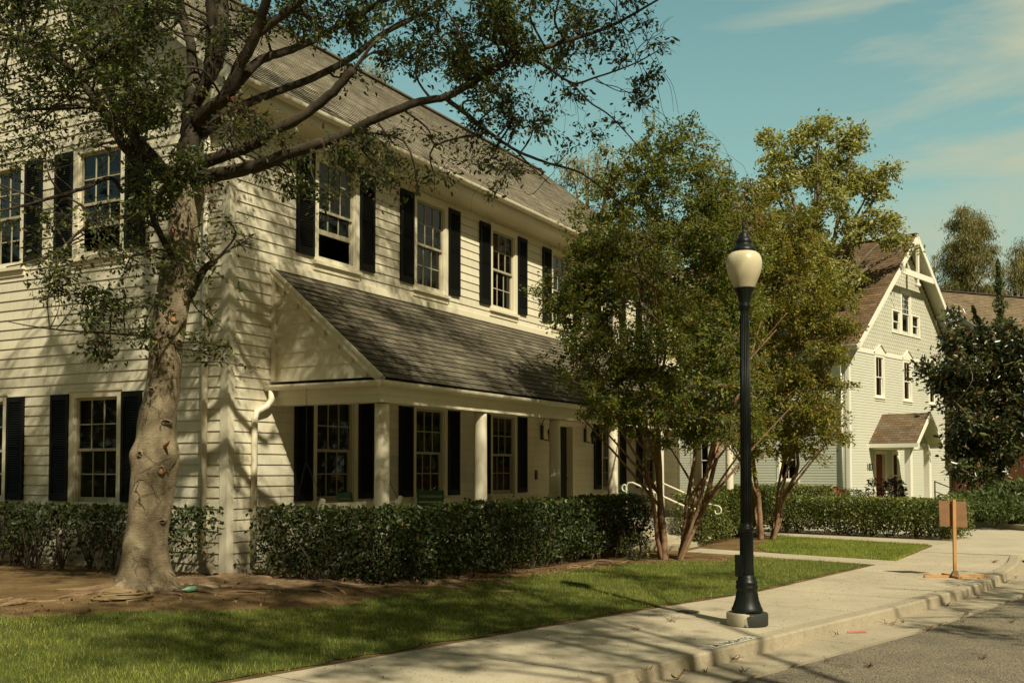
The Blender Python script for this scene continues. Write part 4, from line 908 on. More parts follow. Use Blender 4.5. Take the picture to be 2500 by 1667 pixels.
# ================================================================== vegetation engines
def clump_tree(name, base, limbs, clumps, leafm, barkm, twigm, lsize, aspect=.5, up=.4, droop=.25, rng=R, simple_=False, twig_r=.006, br_r=(.022,.006), label='', cat='tree', group=None, leafdir=None, tw=(14,.9), flat=.75, root=None, skip_twigs=False, names=('trunk','branch','crown'), lscale=1.0, hidden=False):
    """limbs: list of [(x,y,z,r),...]; clumps: (x,y,z,radius,nleaf)"""
    t=root or empty(name, base, label=label, cat=cat, group=group)
    bx=np.array(base,float)
    m=MB(); nodes=[]
    for lb in limbs:
        P=smooth_path(lb,6); P[:,3]*=lscale; jit=rng.normal(size=(len(P),3))*P[:,3:4]*.07; P[:,:3]+=jit; P[0,:3]-=jit[0]
        m.tube([tuple(p[:3]-bx) for p in P],[float(p[3]) for p in P],10 if P[0,3]>.05 else 7)
        nodes.append(P)
    m.build(names[0], barkm, t)
    N=np.concatenate(nodes)
    A=[];M=[];B=[];RA=[];RB_=[]; LP=[];LD=[]
    TA=[];TB=[]
    for (x,y,z,rc,nl) in clumps:
        c=np.array([x,y,z]); d=np.linalg.norm(N[:,:3]-c,axis=1)+ .6*np.maximum(0,N[:,2]-z)
        k=int(np.argmin(d)); s=N[k,:3]
        mid=(s+c)/2+rng.normal(size=3)*.12*np.linalg.norm(c-s); mid[2]+= .08*np.linalg.norm(c-s)
        r0=min(br_r[0]*(.6+.5*rc),N[k,3]*.7)
        q=smooth_path([(*s,r0),(*mid,r0*.75),(*c,r0*.45)],4)
        for i in range(len(q)-1 if not (hidden and np.linalg.norm(s-c)>1.15) else 0): A.append(q[i,:3]);B.append(q[i+1,:3]);RA.append(q[i,3]);RB_.append(q[i+1,3])
        nt_=max(3,int(tw[0]*rng.uniform(.7,1.3)*min(1.6,max(.5,rc)))); dirs=unit(rng.normal(size=(nt_,3))+ (c-s)/max(.3,np.linalg.norm(c-s))*.5); dirs[:,2]*=flat
        if leafdir is not None: dirs=unit(dirs+np.array(leafdir))
        ln=rc*rng.uniform(.45,1.15,nt_)[:,None]
        st=c+(s-c)*rng.uniform(0,.35,(nt_,1)); en=st+dirs*ln; TA.append(st);TB.append(en)
        per=max(2,int(nl/nt_)); tt=rng.uniform(.15,1.05,(nt_,per,1))**.8
        pos=st[:,None,:]+(en-st)[:,None,:]*tt + rng.normal(size=(nt_,per,3))*lsize*.75
        LP.append(pos.reshape(-1,3)); LD.append(np.repeat(dirs,per,0))
    mkobj(names[1], tubes_mesh('branch',np.array(A)-bx,np.array(B)-bx,np.array(RA),np.array(RB_),n=5), barkm, t, kind='stuff')
    if not skip_twigs:
        TA=np.concatenate(TA);TB=np.concatenate(TB); mid=(TA+TB)/2+rng.normal(size=TA.shape)*.05*np.linalg.norm(TB-TA,axis=1,keepdims=True)
        mkobj('twigs', tubes_mesh('twigs',TA-bx,TB-bx,np.full(len(TA),twig_r),np.full(len(TA),twig_r*.35),mid-bx,3), twigm, t, kind='stuff')
    LP=np.concatenate(LP);LD=np.concatenate(LD)
    mkobj(names[2], leaf_mesh('crown',LP-bx,lsize,aspect,up,droop,rng,LD*.9,simple_=simple_), leafm, t)
    return t
def clear_of(c):
    # keep the sun on the lamp globe, the pavement by the lamp and the facade, as in the place
    g=(c[0]+c[2]*.556, c[1]+c[2]*.795)
    if g[0]>-.4 and g[1]<-5.7: return False
    for q,rr in (((.05,-7.15,3.7),.9),):
        v=np.array(c[:3])-np.array(q); d_=np.array([-.4,-.571,.717]); 
        if np.linalg.norm(v-d_*(v@d_))<rr: return False
    return True
def ell_clumps(n, c, r, rc, nl, rng, shell=.45, zmin=None, holes=.0):
    out=[]
    while len(out)<n:
        p=rng.normal(size=3); p/=np.linalg.norm(p); p*=rng.uniform(shell,1)**.6
        q=np.array(c)+p*np.array(r)
        if zmin is not None and q[2]<zmin: continue
        k=rng.uniform(.6,1.35); out.append((*q,rc*k,nl*k*k))
    return out

# ------------------------------------------------------------------ the big street tree
TD=12.4
def tp(x,y,r,d=TD): p=at(x,y,d); return (*p,r)
TB0=at(357,1440,TD); TB0[2]=.13
BT=empty('street_tree', tuple(TB0), label='big smooth barked tree with knotty pale trunk in front of the house corner', cat='tree')
# trunk: dense rings with roots, knots
tr=[(360,1452,78),(360,1425,70),(360,1405,64),(357,1373,57),(356,1316,50.5),(363,1251,51),(372,1182,53),(381,1120,56),(383,1085,51),(383,1067,47),(387,1009,44.5),(400,933,40),(406,856,39),(415,780,40),(427,703,42),(436,626,40),(448,560,36.5),(455,505,38),(458,462,44),(455,430,40)]
sc=TD/FPX
rows=smooth_path([(*at(x,y,TD),w*sc) for x,y,w in tr],6)
NS=56; V=[]; kn=[(400,1110,.10,.16,.05,1.),(345,1110,.1,.12,.05,-1.),(372,1150,.12,.12,.03,.2),(425,1000,.1,.1,.035,1.),(352,1210,.1,.1,.03,-.4),(385,1240,.09,.09,.03,.6),(430,905,.1,.14,.04,1.),(375,955,.1,.12,.03,-.3),(445,838,.06,.05,.05,1.2),(360,1330,.1,.1,.03,-.8)]
fw=np.array([math.cos(TH),math.sin(TH),0]); rt=np.array([math.sin(TH),-math.cos(TH),0])
for i,p in enumerate(rows):
    hz=p[2]-rows[0][2]; fl=math.exp(-max(hz,0)/.16)
    for j in range(NS):
        a=2*math.pi*j/NS; dr=rt*math.cos(a)-fw*math.sin(a)       # a=0 right, a=90 toward viewer
        lob=1+fl*(.30*max(0,math.cos(a-.25))**3+.18*max(0,math.cos(a-1.9))**4+.22*max(0,math.cos(a-3.0))**3+.12*math.sin(a*5))
        nz=1+.03*math.sin(3*a+hz*2.3)+.022*math.sin(5*a-hz*4.1+1)+.012*math.sin(11*a+hz*13)
        q=p[:3]+dr*p[3]*lob*nz
        for (kx,ky,ka,kz,kh,side) in kn:
            kp=at(kx,ky,TD); ang=math.pi/2-side*.9
            da=(a-ang+math.pi)%(2*math.pi)-math.pi; dz=(q[2]-kp[2])
            q=q+dr*kh*math.exp(-(da*p[3]/ka)**2-(dz/kz)**2)
        V.append(q-TB0)
nr=len(rows); F=np.array([[i*NS+j,i*NS+(j+1)%NS,(i+1)*NS+(j+1)%NS,(i+1)*NS+j] for i in range(nr-1) for j in range(NS)])
trunk=mkobj('trunk', np_mesh('trunk',np.array(V),F,smooth=True), BARK, BT)
# knots and cut stubs
from mathutils.bvhtree import BVHTree
bvh=BVHTree.FromPolygons([Vector(v)+Vector(TB0) for v in V],[tuple(int(k) for k in f) for f in F])
def hit(x,y):
    d=Vector(at(x,y,1)-CAM).normalized(); h=bvh.ray_cast(Vector(CAM),d); return (h[0],h[1]) if h[0] is not None else (None,None)
def knot(x,y,rx,rz_,cut=True,raise_=.0):
    c,nm=hit(x,y)
    if c is None: return
    if nm.dot(Vector(fw))>0: nm=-nm
    nm=(nm*.5-Vector(fw)*.5).normalized(); up_=(Vector((0,0,1))-nm*nm.z).normalized(); rr=up_.cross(nm); c=c-Vector(TB0); m=MB(); n=18
    rings=[(1.9,-.012),(1.45,.016+raise_),(1.15,.026+raise_),(1.0,.020+raise_),(.92,.006),(.0,.010)]
    for (s0,o0),(s1,o1) in zip(rings[:-1],rings[1:]):
        mi=1 if s1==0 else (2 if s0==1.0 else 0)
        for j in range(n):
            a0,a1=2*math.pi*j/n,2*math.pi*(j+1)/n; wv=lambda a:1+.10*math.sin(3*a+x)+.06*math.sin(5*a+y)
            P=lambda a,q,o: tuple(c+rr*(rx*q*wv(a)*math.cos(a))+up_*(rz_*q*wv(a)*math.sin(a))+nm*o)
            m.face([P(a0,s0,o0),P(a1,s0,o0),P(a1,s1,o1),P(a0,s1,o1)] if s1>0 else [P(a0,s0,o0),P(a1,s0,o0),P(0,0,o1)],True,mi)
    m.build('knot', [BARK, CUT if cut else CRACK, CRACK], BT)
CRACK=simple('crack_dark',(.045,.028,.016),.9,.4,20)
SCAR=simple('scar_bark',(.13,.085,.05),.9,.45,25,.8,50)
knot(424,776,.027,.040,True); knot(452,718,.026,.055,False); knot(393,1147,.028,.036,True); knot(371,952,.022,.024,False); knot(424,565,.024,.045,True); knot(343,1108,.024,.024,False); knot(405,1030,.045,.02,False); knot(437,835,.02,.02,False); knot(395,1272,.03,.016,False)
cr=[]
def Z4(l): return [(x/2.613,550+y/2.613) for x,y in l]
def Z1(l): return [(x/2.613,1067+y/2.613) for x,y in l]
for l in ([(1110,565),(1060,572),(1035,610),(1062,680),(1055,750),(1030,850),(985,915),(980,980)],[(1030,850),(1075,880),(1110,915),(1115,980)],[(1150,590),(1165,650),(1150,700)],[(1190,735),(1130,760),(1120,810),(1098,885)],[(1180,400),(1110,420),(1082,470),(1085,520)],[(970,1040),(935,1110),(962,1180),(970,1262)],[(970,1040),(1030,1085),(1046,1150),(1020,1200),(1015,1285)],[(1155,960),(1070,980),(1045,1020),(1052,1110)],[(1000,870),(1040,880)],[(1225,380),(1215,440),(1222,500),(1190,600)],[(1180,200),(1150,225)],[(1120,330),(1080,400)],[(1030,400),(1100,410)],[(1000,700),(1060,690),(1110,720)],[(960,980),(1030,960)],[(930,1080),(940,1160),(930,1200)],[(900,1440),(880,1490),(905,1520)]): cr.append((Z4(l),.0055))
for l in ([(850,200),(862,130),(890,95),(930,110),(990,165),(1060,140),(1140,105)],[(870,230),(940,205),(1005,168),(1060,210),(1078,250)],[(845,330),(872,282),(912,262),(955,300),(990,345)],[(862,510),(848,470),(878,400),(930,368),(992,360),(1025,412)],[(1146,112),(1105,160),(1078,205)],[(1112,300),(1060,335),(1040,365)],[(968,540),(1000,508),(1062,540),(1050,560)],[(1010,700),(1052,680),(1020,720)],[(850,720),(820,735),(812,790)],[(855,870),(870,830),(940,820),(962,872),(985,835)],[(835,760),(880,800),(865,850),(880,905)],[(1040,860),(1062,905),(1050,950)],[(930,380),(945,430),(938,500)],[(1085,430),(1080,520)],[(830,640),(822,660)],[(900,770),(960,780),(975,820)],[(880,700),(850,712)]): cr.append((Z1(l),.007))
m=MB(); m2=MB()
for l,r in cr:
    Q=smooth_path([(x,y) for x,y in l],5); pts=[]
    for x,y in Q:
        h,nm=hit(x+R.normal()*.6,y+R.normal()*.6)
        if h is not None: pts.append(h-Vector(TB0))
    if len(pts)>3:
        k=len(pts); m.tube([q+Vector(fw)*r*.35 for q in pts],[r*.75*(.35+.75*math.sin(math.pi*(i+.5)/k)*R.uniform(.5,1.3)) for i in range(k)],5)
        m2.tube([q+Vector((0,0,-.010)) for q in pts],[r*.9*math.sin(math.pi*(i+.5)/k) for i in range(k)],6,flat=.8)
m.build('bark_crack', CRACK, BT, kind='stuff'); m2.build('bark_scar', BARK, BT, kind='stuff')
m=MB(); a=at(402,1090,TD-.22)-TB0; b=at(415,1073,TD-.36)-TB0; m.tube([tuple(a),tuple((a+b)/2+np.array([0,0,-.01])),tuple(b)],[.022,.018,.006],7); m.build('broken_stub', CUT, BT)
# limbs (pixel-traced, each with its own depth)
def limb(pts): return [(*at(x,y,d),r*1.0) for x,y,d,r in pts]
limbs=[
 limb([(456,450,12.4,.17),(458,380,12.4,.15),(465,300,12.45,.135),(472,225,12.5,.12),(470,150,12.55,.075),(462,90,12.6,.07),(445,40,12.7,.065),(430,-60,12.9,.055),(400,-260,13,.04),(380,-520,13,.02)]),
 limb([(468,260,12.5,.10),(508,190,12.3,.085),(514,120,12.2,.08),(517,40,12.1,.075),(515,-60,12,.065),(520,-300,11.9,.045),(500,-600,11.8,.02)]),
 limb([(472,240,12.5,.11),(530,150,12.6,.10),(542,60,12.7,.10),(548,-40,12.8,.08),(580,-260,13,.05),(640,-520,13.2,.02)]),
 limb([(480,300,12.4,.10),(545,240,12.1,.09),(580,170,12.0,.08),(625,85,11.8,.07),(648,10,11.6,.06),(680,-120,11.3,.05),(740,-330,11,.02)]),
 limb([(628,85,11.8,.055),(690,38,11.7,.05),(740,0,11.6,.045),(830,-70,11.4,.035),(960,-200,11.2,.015)]),
 limb([(560,230,12.1,.07),(628,153,12.2,.062),(700,125,12.3,.055),(765,98,12.4,.05),(850,52,12.5,.045),(930,5,12.6,.04),(1050,-60,12.8,.02)]),
 limb([(490,330,12.5,.07),(590,262,12.7,.062),(650,233,12.8,.058),(765,191,12.9,.052),(861,138,13.0,.046),(934,84,13.1,.04),(1014,42,13.2,.035),(1075,0,13.3,.03),(1150,-60,13.4,.02)]),
 limb([(480,400,12.4,.10),(530,385,12.2,.085),(612,356,12.0,.078),(670,318,11.9,.072),(727,291,11.8,.068),(804,233,11.7,.062),(862,170,11.6,.056)]),
 limb([(470,440,12.3,.11),(530,428,12.0,.095),(600,412,11.8,.09),(650,398,11.7,.082),(720,370,11.6,.074),(800,344,11.5,.068),(857,321,11.5,.062),(915,291,11.5,.056),(1014,252,11.5,.052),(1087,237,11.5,.048),(1144,207,11.5,.05),(1221,161,11.5,.042),(1300,128,11.5,.035),(1400,95,11.5,.028),(1500,60,11.5,.02),(1640,-20,11.5,.01)]),
 limb([(1087,240,11.5,.035),(1144,283,11.6,.028),(1202,329,11.7,.024),(1259,367,11.8,.02),(1336,398,11.9,.018),(1412,420,12,.014),(1470,460,12.1,.010),(1527,509,12.2,.006)]),
 limb([(1221,161,11.5,.03),(1286,142,11.4,.022),(1336,165,11.4,.018),(1397,203,11.3,.016),(1450,191,11.3,.013),(1546,157,11.2,.010),(1615,119,11.2,.006)]),
 limb([(1397,205,11.3,.014),(1440,250,11.3,.011),(1489,283,11.4,.010),(1546,344,11.5,.007),(1590,400,11.6,.004)]),
 limb([(1259,367,11.8,.015),(1300,410,11.8,.010),(1343,450,11.8,.007)]),
 limb([(445,470,12.3,.11),(410,440,12.1,.09),(365,400,12.0,.08),(312,366,11.9,.07),(286,330,11.9,.066),(263,286,11.9,.062),(223,232,11.8,.056),(188,188,11.8,.05),(152,152,11.7,.042),(98,116,11.6,.035),(45,94,11.5,.028),(-60,70,11.3,.015)]),
 limb([(430,450,12.5,.09),(370,380,12.6,.08),(312,312,12.7,.07),(277,250,12.8,.065),(250,192,12.9,.058),(223,152,13,.05),(196,107,13.1,.045),(174,58,13.1,.04),(165,0,13.2,.03),(150,-120,13.3,.02)]),
 limb([(300,470,12.0,.03),(269,435,11.8,.03),(208,459,11.6,.027),(139,479,11.4,.023),(65,500,11.2,.018),(-20,520,11,.012)]),
 limb([(420,500,12.3,.035),(347,520,12.0,.028),(260,539,11.8,.024),(204,559,11.6,.02),(139,615,11.5,.016),(70,640,11.4,.012),(15,652,11.3,.008)]),
 limb([(395,840,12.3,.02),(371,822,12.2,.02),(268,814,12.0,.016),(153,806,11.8,.012),(69,795,11.7,.009),(11,783,11.6,.005)]),
 limb([(430,640,12.2,.05),(385,560,12.0,.045),(360,480,11.9,.04),(345,400,11.9,.03),(335,330,11.9,.02)]),
 limb([(465,720,12.3,.06),(480,690,12.2,.055),(500,655,12.15,.05),(520,640,12.1,.045)]),
]
# pendulous fine shoots reaching the right-hand top
for (x0,y0,x1,y1) in ((1490,0,1640,300),(1500,-20,1655,260),(1450,190,1660,330),(1420,130,1580,20),(1330,160,1420,300),(1546,157,1620,60)):
    for rep_ in range(2):
        q=[]; ox,oy=R.normal()*14,R.normal()*10
        for t in np.linspace(0,1,8): q.append((x0+(x1-x0)*t**1.3+ox*t+R.normal()*7+18*math.sin(t*3.1), y0+(y1-y0)*t+oy*t+R.normal()*7-16*math.sin(t*3.1), 11.4+R.normal()*.04, .0052*(1-t)+.0018))
        limbs.append(limb(q))
CL=[]
def cl(x,y,rpx,n,d0=11.2,d1=12.9,z=1):
    d=R.uniform(d0,d1); CL.append((*at(x,y,d), rpx*2.0*d/FPX, n*1.3))
def field(x0,x1,y0,y1,nc,rpx,nl,d0=11.2,d1=12.9,keep=None):
    k=0
    while k<nc:
        x=R.uniform(x0,x1); y=R.uniform(y0,y1)
        if keep and not keep(x,y): continue
        cl(x,y,rpx*R.uniform(.6,1.3),nl,d0,d1); k+=1
field(-60,420,-60,150,34,58,170)
field(-60,330,120,300,22,50,120)
field(280,460,140,420,18,48,150,11.0,12.2)
field(300,470,380,640,14,42,130,11.2,12.0)
field(-40,260,300,560,15,45,70)
field(60,330,540,700,12,42,80,11.0,12.0)
field(170,400,690,850,10,38,90,11.4,12.1)
field(200,330,850,900,2,26,50,11.6,12)
field(470,700,-50,130,9,45,90,11.5,13)
field(480,700,240,420,11,38,75,11.4,13)
field(640,900,-60,120,14,45,110)
field(860,1180,-60,190,24,48,150,11.2,12.6)
field(1120,1420,-40,180,24,44,150,10.9,12.2)
field(1150,1400,150,330,14,40,110,11.2,12.2)
field(1400,1620,-20,140,7,30,55,11.1,11.6)
field(1470,1620,60,260,7,26,60,11.1,11.6)
field(1050,1280,300,430,8,30,60,11.2,12)
field(860,1110,330,480,11,32,70,11.1,11.9)
field(700,860,350,480,7,30,75,11.2,12)
field(760,850,420,520,2,26,60,11,11.6)
field(500,620,560,640,2,22,30,11.9,12.2)
field(470,560,740,860,4,20,28,11.9,12.3)
cl(520,440,40,60); cl(560,540,30,40); cl(1450,330,28,45,11.3,11.6); cl(1500,300,26,40,11.3,11.6); cl(1365,395,26,45); cl(1190,470,20,30)
# unseen upper crown, above the frame
for _ in range(95):
    x=R.uniform(-500,1500); y=R.uniform(-760,-90); cl(x,y,70,150,7.5,15.5)
for _ in range(300):
    c=(R.uniform(-6.5,3.0),R.uniform(-9.5,-1.5),R.uniform(8.4,10.6))
    if c[0]>-.5: c=(c[0],c[1],c[2]*.3+6.9)
    if len(CL)<760 and clear_of(c) and (c[0]+9<c[1]*-1+13) and R.uniform()<.8: CL.append((*c,.75,150))
clump_tree('street_tree', tuple(TB0), limbs, CL, L_MAIN, BARKD, TWIG, .056, .5, .35, .35, tw=(34,.9), twig_r=.0038, br_r=(.02,.006), root=BT, names=('limbs','branch','crown'), lscale=.84, hidden=True)
# bare hanging shoots
A=[];B=[];
for _ in range(240):
    c=CL[int(R.integers(len(CL)))]; a=np.array(c[:3])+R.normal(size=3)*c[3]*.5; b=a+np.array([R.normal()*.16,R.normal()*.16,-R.uniform(.15,.6)]); A.append(a);B.append(b)
A=np.array(A);B=np.array(B); mid=(A+B)/2+R.normal(size=A.shape)*.05
mkobj('hanging_shoots', tubes_mesh('hanging_shoots',A-TB0,B-TB0,np.full(len(A),.003),np.full(len(A),.0014),mid-TB0,3), TWIGL, BT, kind='stuff')
# short leafy shoots leaving the trunk on the right, dead leaf bunches
sh=[];lp=[]
for (x0,y0,x1,y1) in ((445,885,640,905),(470,600,612,590),(462,735,540,790),(455,810,520,845),(468,640,600,720),(450,860,560,890),(455,660,520,700),(470,560,560,530)):
    a=at(x0,y0,12.2);b=at(x1,y1,12.0); m_=(a+b)/2+np.array([0,0,.05]); P=smooth_path([(*a,.007),(*m_,.005),(*b,.002)],5); sh.append(P)
    for t in R.uniform(.1,1,26): i=t*(len(P)-1); k=int(i); q=P[k,:3]; lp.append(q+R.normal(size=3)*.035)
m=MB()
for P in sh: m.tube([tuple(p[:3]-TB0) for p in P],[float(p[3]) for p in P],5)
m.build('shoots', TWIG, BT); mkobj('shoot_leaves', leaf_mesh('shoot_leaves',np.array(lp)-TB0,.066,.5,.3,.3), L_MAIN, BT)
lp=[]
for (x,y) in ((1205,470),(1395,350),(1410,330),(1380,375),(505,500),(512,485),(1480,370),(1500,420),(1500,450),(1495,480),(930,480),(960,470),(600,300),(570,270),(560,320),(620,280)):
    c=at(x,y,11.9); lp+= [c+R.normal(size=3)*np.array([.05,.05,.09]) for _ in range(26)]
mkobj('dead_leaves', leaf_mesh('dead_leaves',np.array(lp)-TB0,.055,.4,.0,.8), leafmat('dead_brown_leaf',[(0,(.05,.02,.012)),(1,(.15,.07,.04))],.7,.1,(1,.7,.4)), BT)
# surface roots
m=MB()
def root(x,y,ang,ln,r):
    p=np.array([x,y]); P=[]; n=int(ln/.16)
    for i in range(n+1):
        t=i/n; z=float(hgt(p[0],p[1]))+r*(1-t)*.45+.014*math.sin(i*1.3+x*9)-.002
        P.append((p[0]-TB0[0],p[1]-TB0[1],z-TB0[2], r*(1-t)**.7+.006)); ang+=R.normal()*.22; p=p+np.array([math.cos(ang),math.sin(ang)])*.16
    P=smooth_path(P,3); m.tube([tuple(q[:3]) for q in P],[float(q[3]) for q in P],8,flat=.8)
bx,by=TB0[0],TB0[1]
for a,l,r in ((-40,1.3,.10),(-58,1.2,.06),(-20,2.2,.09),(-8,2.6,.07),(5,1.4,.07),(-48,2.4,.05),(-30,3.0,.055),(150,.9,.07),(175,1.1,.05),(-110,.9,.05),(-75,1.3,.04)):
    root(bx+.22*math.cos(rad(a)),by+.22*math.sin(rad(a)),rad(a),l,r)
mb_=MB()
for (a,l,r0) in ((-48,1.5,.09),(-28,1.3,.085),(-85,.6,.055),(175,.7,.08),(-125,.5,.05),(20,.7,.09)):
    ca,sa=math.cos(rad(a)),math.sin(rad(a)); g0=TB0[2]
    P=smooth_path([(ca*.12,sa*.12,.34,r0),(ca*.27,sa*.27,.16,r0*1.05),(ca*.42,sa*.42,.065,r0*.9),(ca*.7*l+.03,sa*.7*l,.02,r0*.7),(ca*1.1*l,sa*1.1*l+.05,-.02,r0*.4),(ca*1.6*l,sa*1.6*l+.05,-.04,r0*.2)],5)
    mb_.tube([tuple(q[:3]) for q in P],[float(q[3]) for q in P],12,flat=.75)
mb_.build('buttress_root', BARK, BT, kind='stuff')
for _ in range(46):
    t=R.uniform(); x=-1.55+t*2.3+R.normal()*.2; y=-.95-2.0*t+R.normal()*.3; root(x,y,rad(-25)+R.normal()*.5,R.uniform(.6,2.2),R.uniform(.016,.046))
for _ in range(16):
    root(TB0[0]-R.uniform(.2,2.6),TB0[1]+R.normal()*.4+.1,rad(165)+R.normal()*.35,R.uniform(.4,1.1),R.uniform(.012,.03))
for _ in range(10):
    x=R.uniform(1,6); root(x,-3.15+R.normal()*.12-.06*(x-1),R.normal()*.3-.1,R.uniform(.4,1.0),R.uniform(.01,.022))
m.build('surface_roots', ROOTM, BT, kind='stuff')

# ------------------------------------------------------------------ crepe myrtles
def myrtle(name, base, stems, H, rad_, n, leafm, lsize, nl, label, seed, c_off=(0,0), zmin=None, extra=(), ells=(), dep=17):
    rng=np.random.default_rng(seed); b=np.array(base,float); limbs=[]
    for (dx,dy,lean,r,fx) in stems:
        a=math.atan2(dy,dx); pts=[]; hh=H*rng.uniform(.55,.78); r*=.78
        for t in (0,.1,.22,.38,.55,.75,1.0):
            off_=np.array([dx,dy])*(.16+ lean*(t**.85)*H*.42)
            wob=rng.normal(size=2)*.05*H*.35*t
            pts.append((b[0]+off_[0]+wob[0], b[1]+off_[1]+wob[1], b[2]-.03+hh*t, r*(1-t*.82)))
        limbs.append(pts)
        for q in range(3):
            i=int(rng.integers(2,5)); s=np.array(pts[i][:3]); an=a+rng.normal()*.9; l=rng.uniform(.7,1.6)
            limbs.append([(*s,r*.5),(s[0]+math.cos(an)*l*.5,s[1]+math.sin(an)*l*.5,s[2]+l*.6,r*.36),(s[0]+math.cos(an)*l,s[1]+math.sin(an)*l,s[2]+l*1.15,r*.2)])
    cl_=px_clumps(ells,dep,2.2,.5,nl,n,rng)+[(e[0],e[1],e[2],e[3]*1.1,e[4]*1.5) for e in extra]
    return clump_tree(name, tuple(b), limbs, cl_, leafm, BARKM, TWIGL, lsize, .52, .35, .1, rng, twig_r=.0045, br_r=(.02,.006), label=label, tw=(15,1), simple_=False)
def px_clumps(ells, d, dd, rc, nl, per, rng):
    out=[]
    for (cx,cy,rx,ry) in ells:
        n=max(2,int(per*rx*ry/1e4))
        for _ in range(n):
            v=rng.normal(size=3); v/=np.linalg.norm(v); v*=rng.uniform(.05,1)**.45
            k=rng.uniform(.6,1.3); de=d+v[2]*min(dd,rx*d/FPX*1.25); out.append((*at(cx+v[0]*rx,cy+v[1]*ry,de), rc*k, nl*k*k))
    return out
m1=np.array([6.95,-3.8,.03])
st=[(math.cos(a),math.sin(a),l,r,0) for a,l,r in ((rad(150),.30,.055),(rad(165),.10,.075),(rad(120),.05,.07),(rad(-60),.25,.062),(rad(-70),.5,.07),(rad(-50),.42,.06),(rad(40),.4,.05),(rad(-100),.55,.045))]
ex=[]
rg=np.random.default_rng(5)
for (x,y,r,nl) in ((1300,700,36,150),(1340,735,38,150),(1400,745,38,160),(1320,760,30,110),(1440,800,40,180),(1380,820,40,160),(1420,880,42,180),(1450,960,42,190),(1400,930,36,130),(1480,1000,42,180),(1530,1040,40,150),(1350,655,25,60),(1450,600,45,170),(1430,520,42,150),(1470,440,45,170),(1520,380,45,170),(1580,320,45,170),(1640,310,40,150),(1440,680,45,170),(1500,560,50,180)):
    ex.append((*at(x,y,rg.uniform(16.2,17.6)), r*17/FPX*1.2, nl))
myrtle('crepe_myrtle', m1, st, 7.0, 2.35, 17, L_MYRT, .058, 300, 'multi stemmed crepe myrtle with tan trunks at the hedge end by the steps', 3, (.25,-.35), 2.35, ex, [(1610,400,95,115),(1500,480,95,110),(1420,580,60,90),(1580,620,190,150),(1700,560,110,130),(1640,800,200,130),(1480,860,110,100),(1560,960,150,80),(1700,960,130,95),(1390,760,60,60),(1650,310,45,40),(1720,440,60,70),(1440,700,80,80),(1480,980,80,60),(1780,700,90,150),(1760,880,90,120),(1640,1040,110,45),(1800,1020,70,60)], 17.2)
m2=np.array([13.5,-3.75,.02])
st=[(math.cos(a),math.sin(a),l,r,0) for a,l,r in ((rad(150),.12,.085),(rad(-60),.38,.075),(rad(-80),.25,.05),(rad(60),.3,.05),(rad(-30),.33,.05))]
ex=[]
for (x,y,r,nl) in ((2060,760,40,170),(2100,790,36,140),(2080,860,38,140),(2030,700,45,180),(2060,930,36,130),(2080,1000,34,120),(2040,1060,34,120),(2000,1100,34,110),(1960,1110,34,110),(2110,740,26,70),(2060,650,36,130),(2090,700,30,100),(1990,600,40,150),(1880,1100,32,120),(1850,1150,26,80),(2010,1000,40,170),(1800,450,46,160),(1760,400,40,140),(1880,480,46,150)):
    ex.append((*at(x-28,y,rg.uniform(22.5,24.5)), r*23.5/FPX*1.1, nl))
myrtle('crepe_myrtle', m2, st, 7.0, 2.1, 21, L_MYRT2, .074, 300, 'yellowing multi stemmed crepe myrtle behind the lamp post on the second lawn', 8, (.35,-.5), 2.1, ex, [(1800,560,110,120),(1900,660,125,130),(1950,830,110,130),(1960,980,90,80),(1800,800,140,170),(1790,1030,110,70),(1900,1080,90,45),(1990,740,80,90),(1750,440,60,70),(1850,470,70,60),(2030,860,50,100),(2020,980,60,70),(1980,1080,70,45),(1930,560,70,70),(1870,950,100,100),(1740,560,80,90),(1770,700,70,100)], 23.8)
# low clump at the myrtle foot
def shrub(name, c, r, n, leafm, lsize, label, cat='shrub', aspect=.5, seed=1, up=.5, simple_=False, stems=6, group=None, droop=.1):
    rng=np.random.default_rng(seed); c=np.array(c,float); t=empty(name,(c[0],c[1],c[2]-r[2]),label=label,cat=cat,group=group); o=np.array([c[0],c[1],c[2]-r[2]])
    p=unit(rng.normal(size=(n,3)))*(rng.uniform(.35,1,(n,1))**.5); ripple=1+.16*np.sin(p[:,:1]*7+c[0])*np.sin(p[:,1:2]*6+p[:,2:3]*5); P=c+p*np.array(r)*ripple
    P[:,2]=np.maximum(P[:,2],o[2]+.02)
    mkobj('foliage', leaf_mesh('foliage',P-o,lsize,aspect,up,droop,rng,D=p*.8,simple_=simple_), leafm, t)
    e=c+unit(rng.normal(size=(stems*4,3)))*np.array(r)*.8; e[:,2]=np.abs(e[:,2]-o[2])+o[2]; s=np.tile(o,(stems*4,1))+rng.normal(size=(stems*4,3))*np.array([r[0]*.2,r[1]*.2,0])
    mkobj('stem', tubes_mesh('stem',s-o,e-o,np.full(len(s),.012*max(r)),np.full(len(s),.004*max(r)),None,4), TWIG, t)
    return t
shrub('fern_shrub',(6.2,-3.45,.28),(.35,.3,.26),260,L_HEDGE,.06,'small leafy shrub at the foot of the tan myrtle trunks', seed=4)

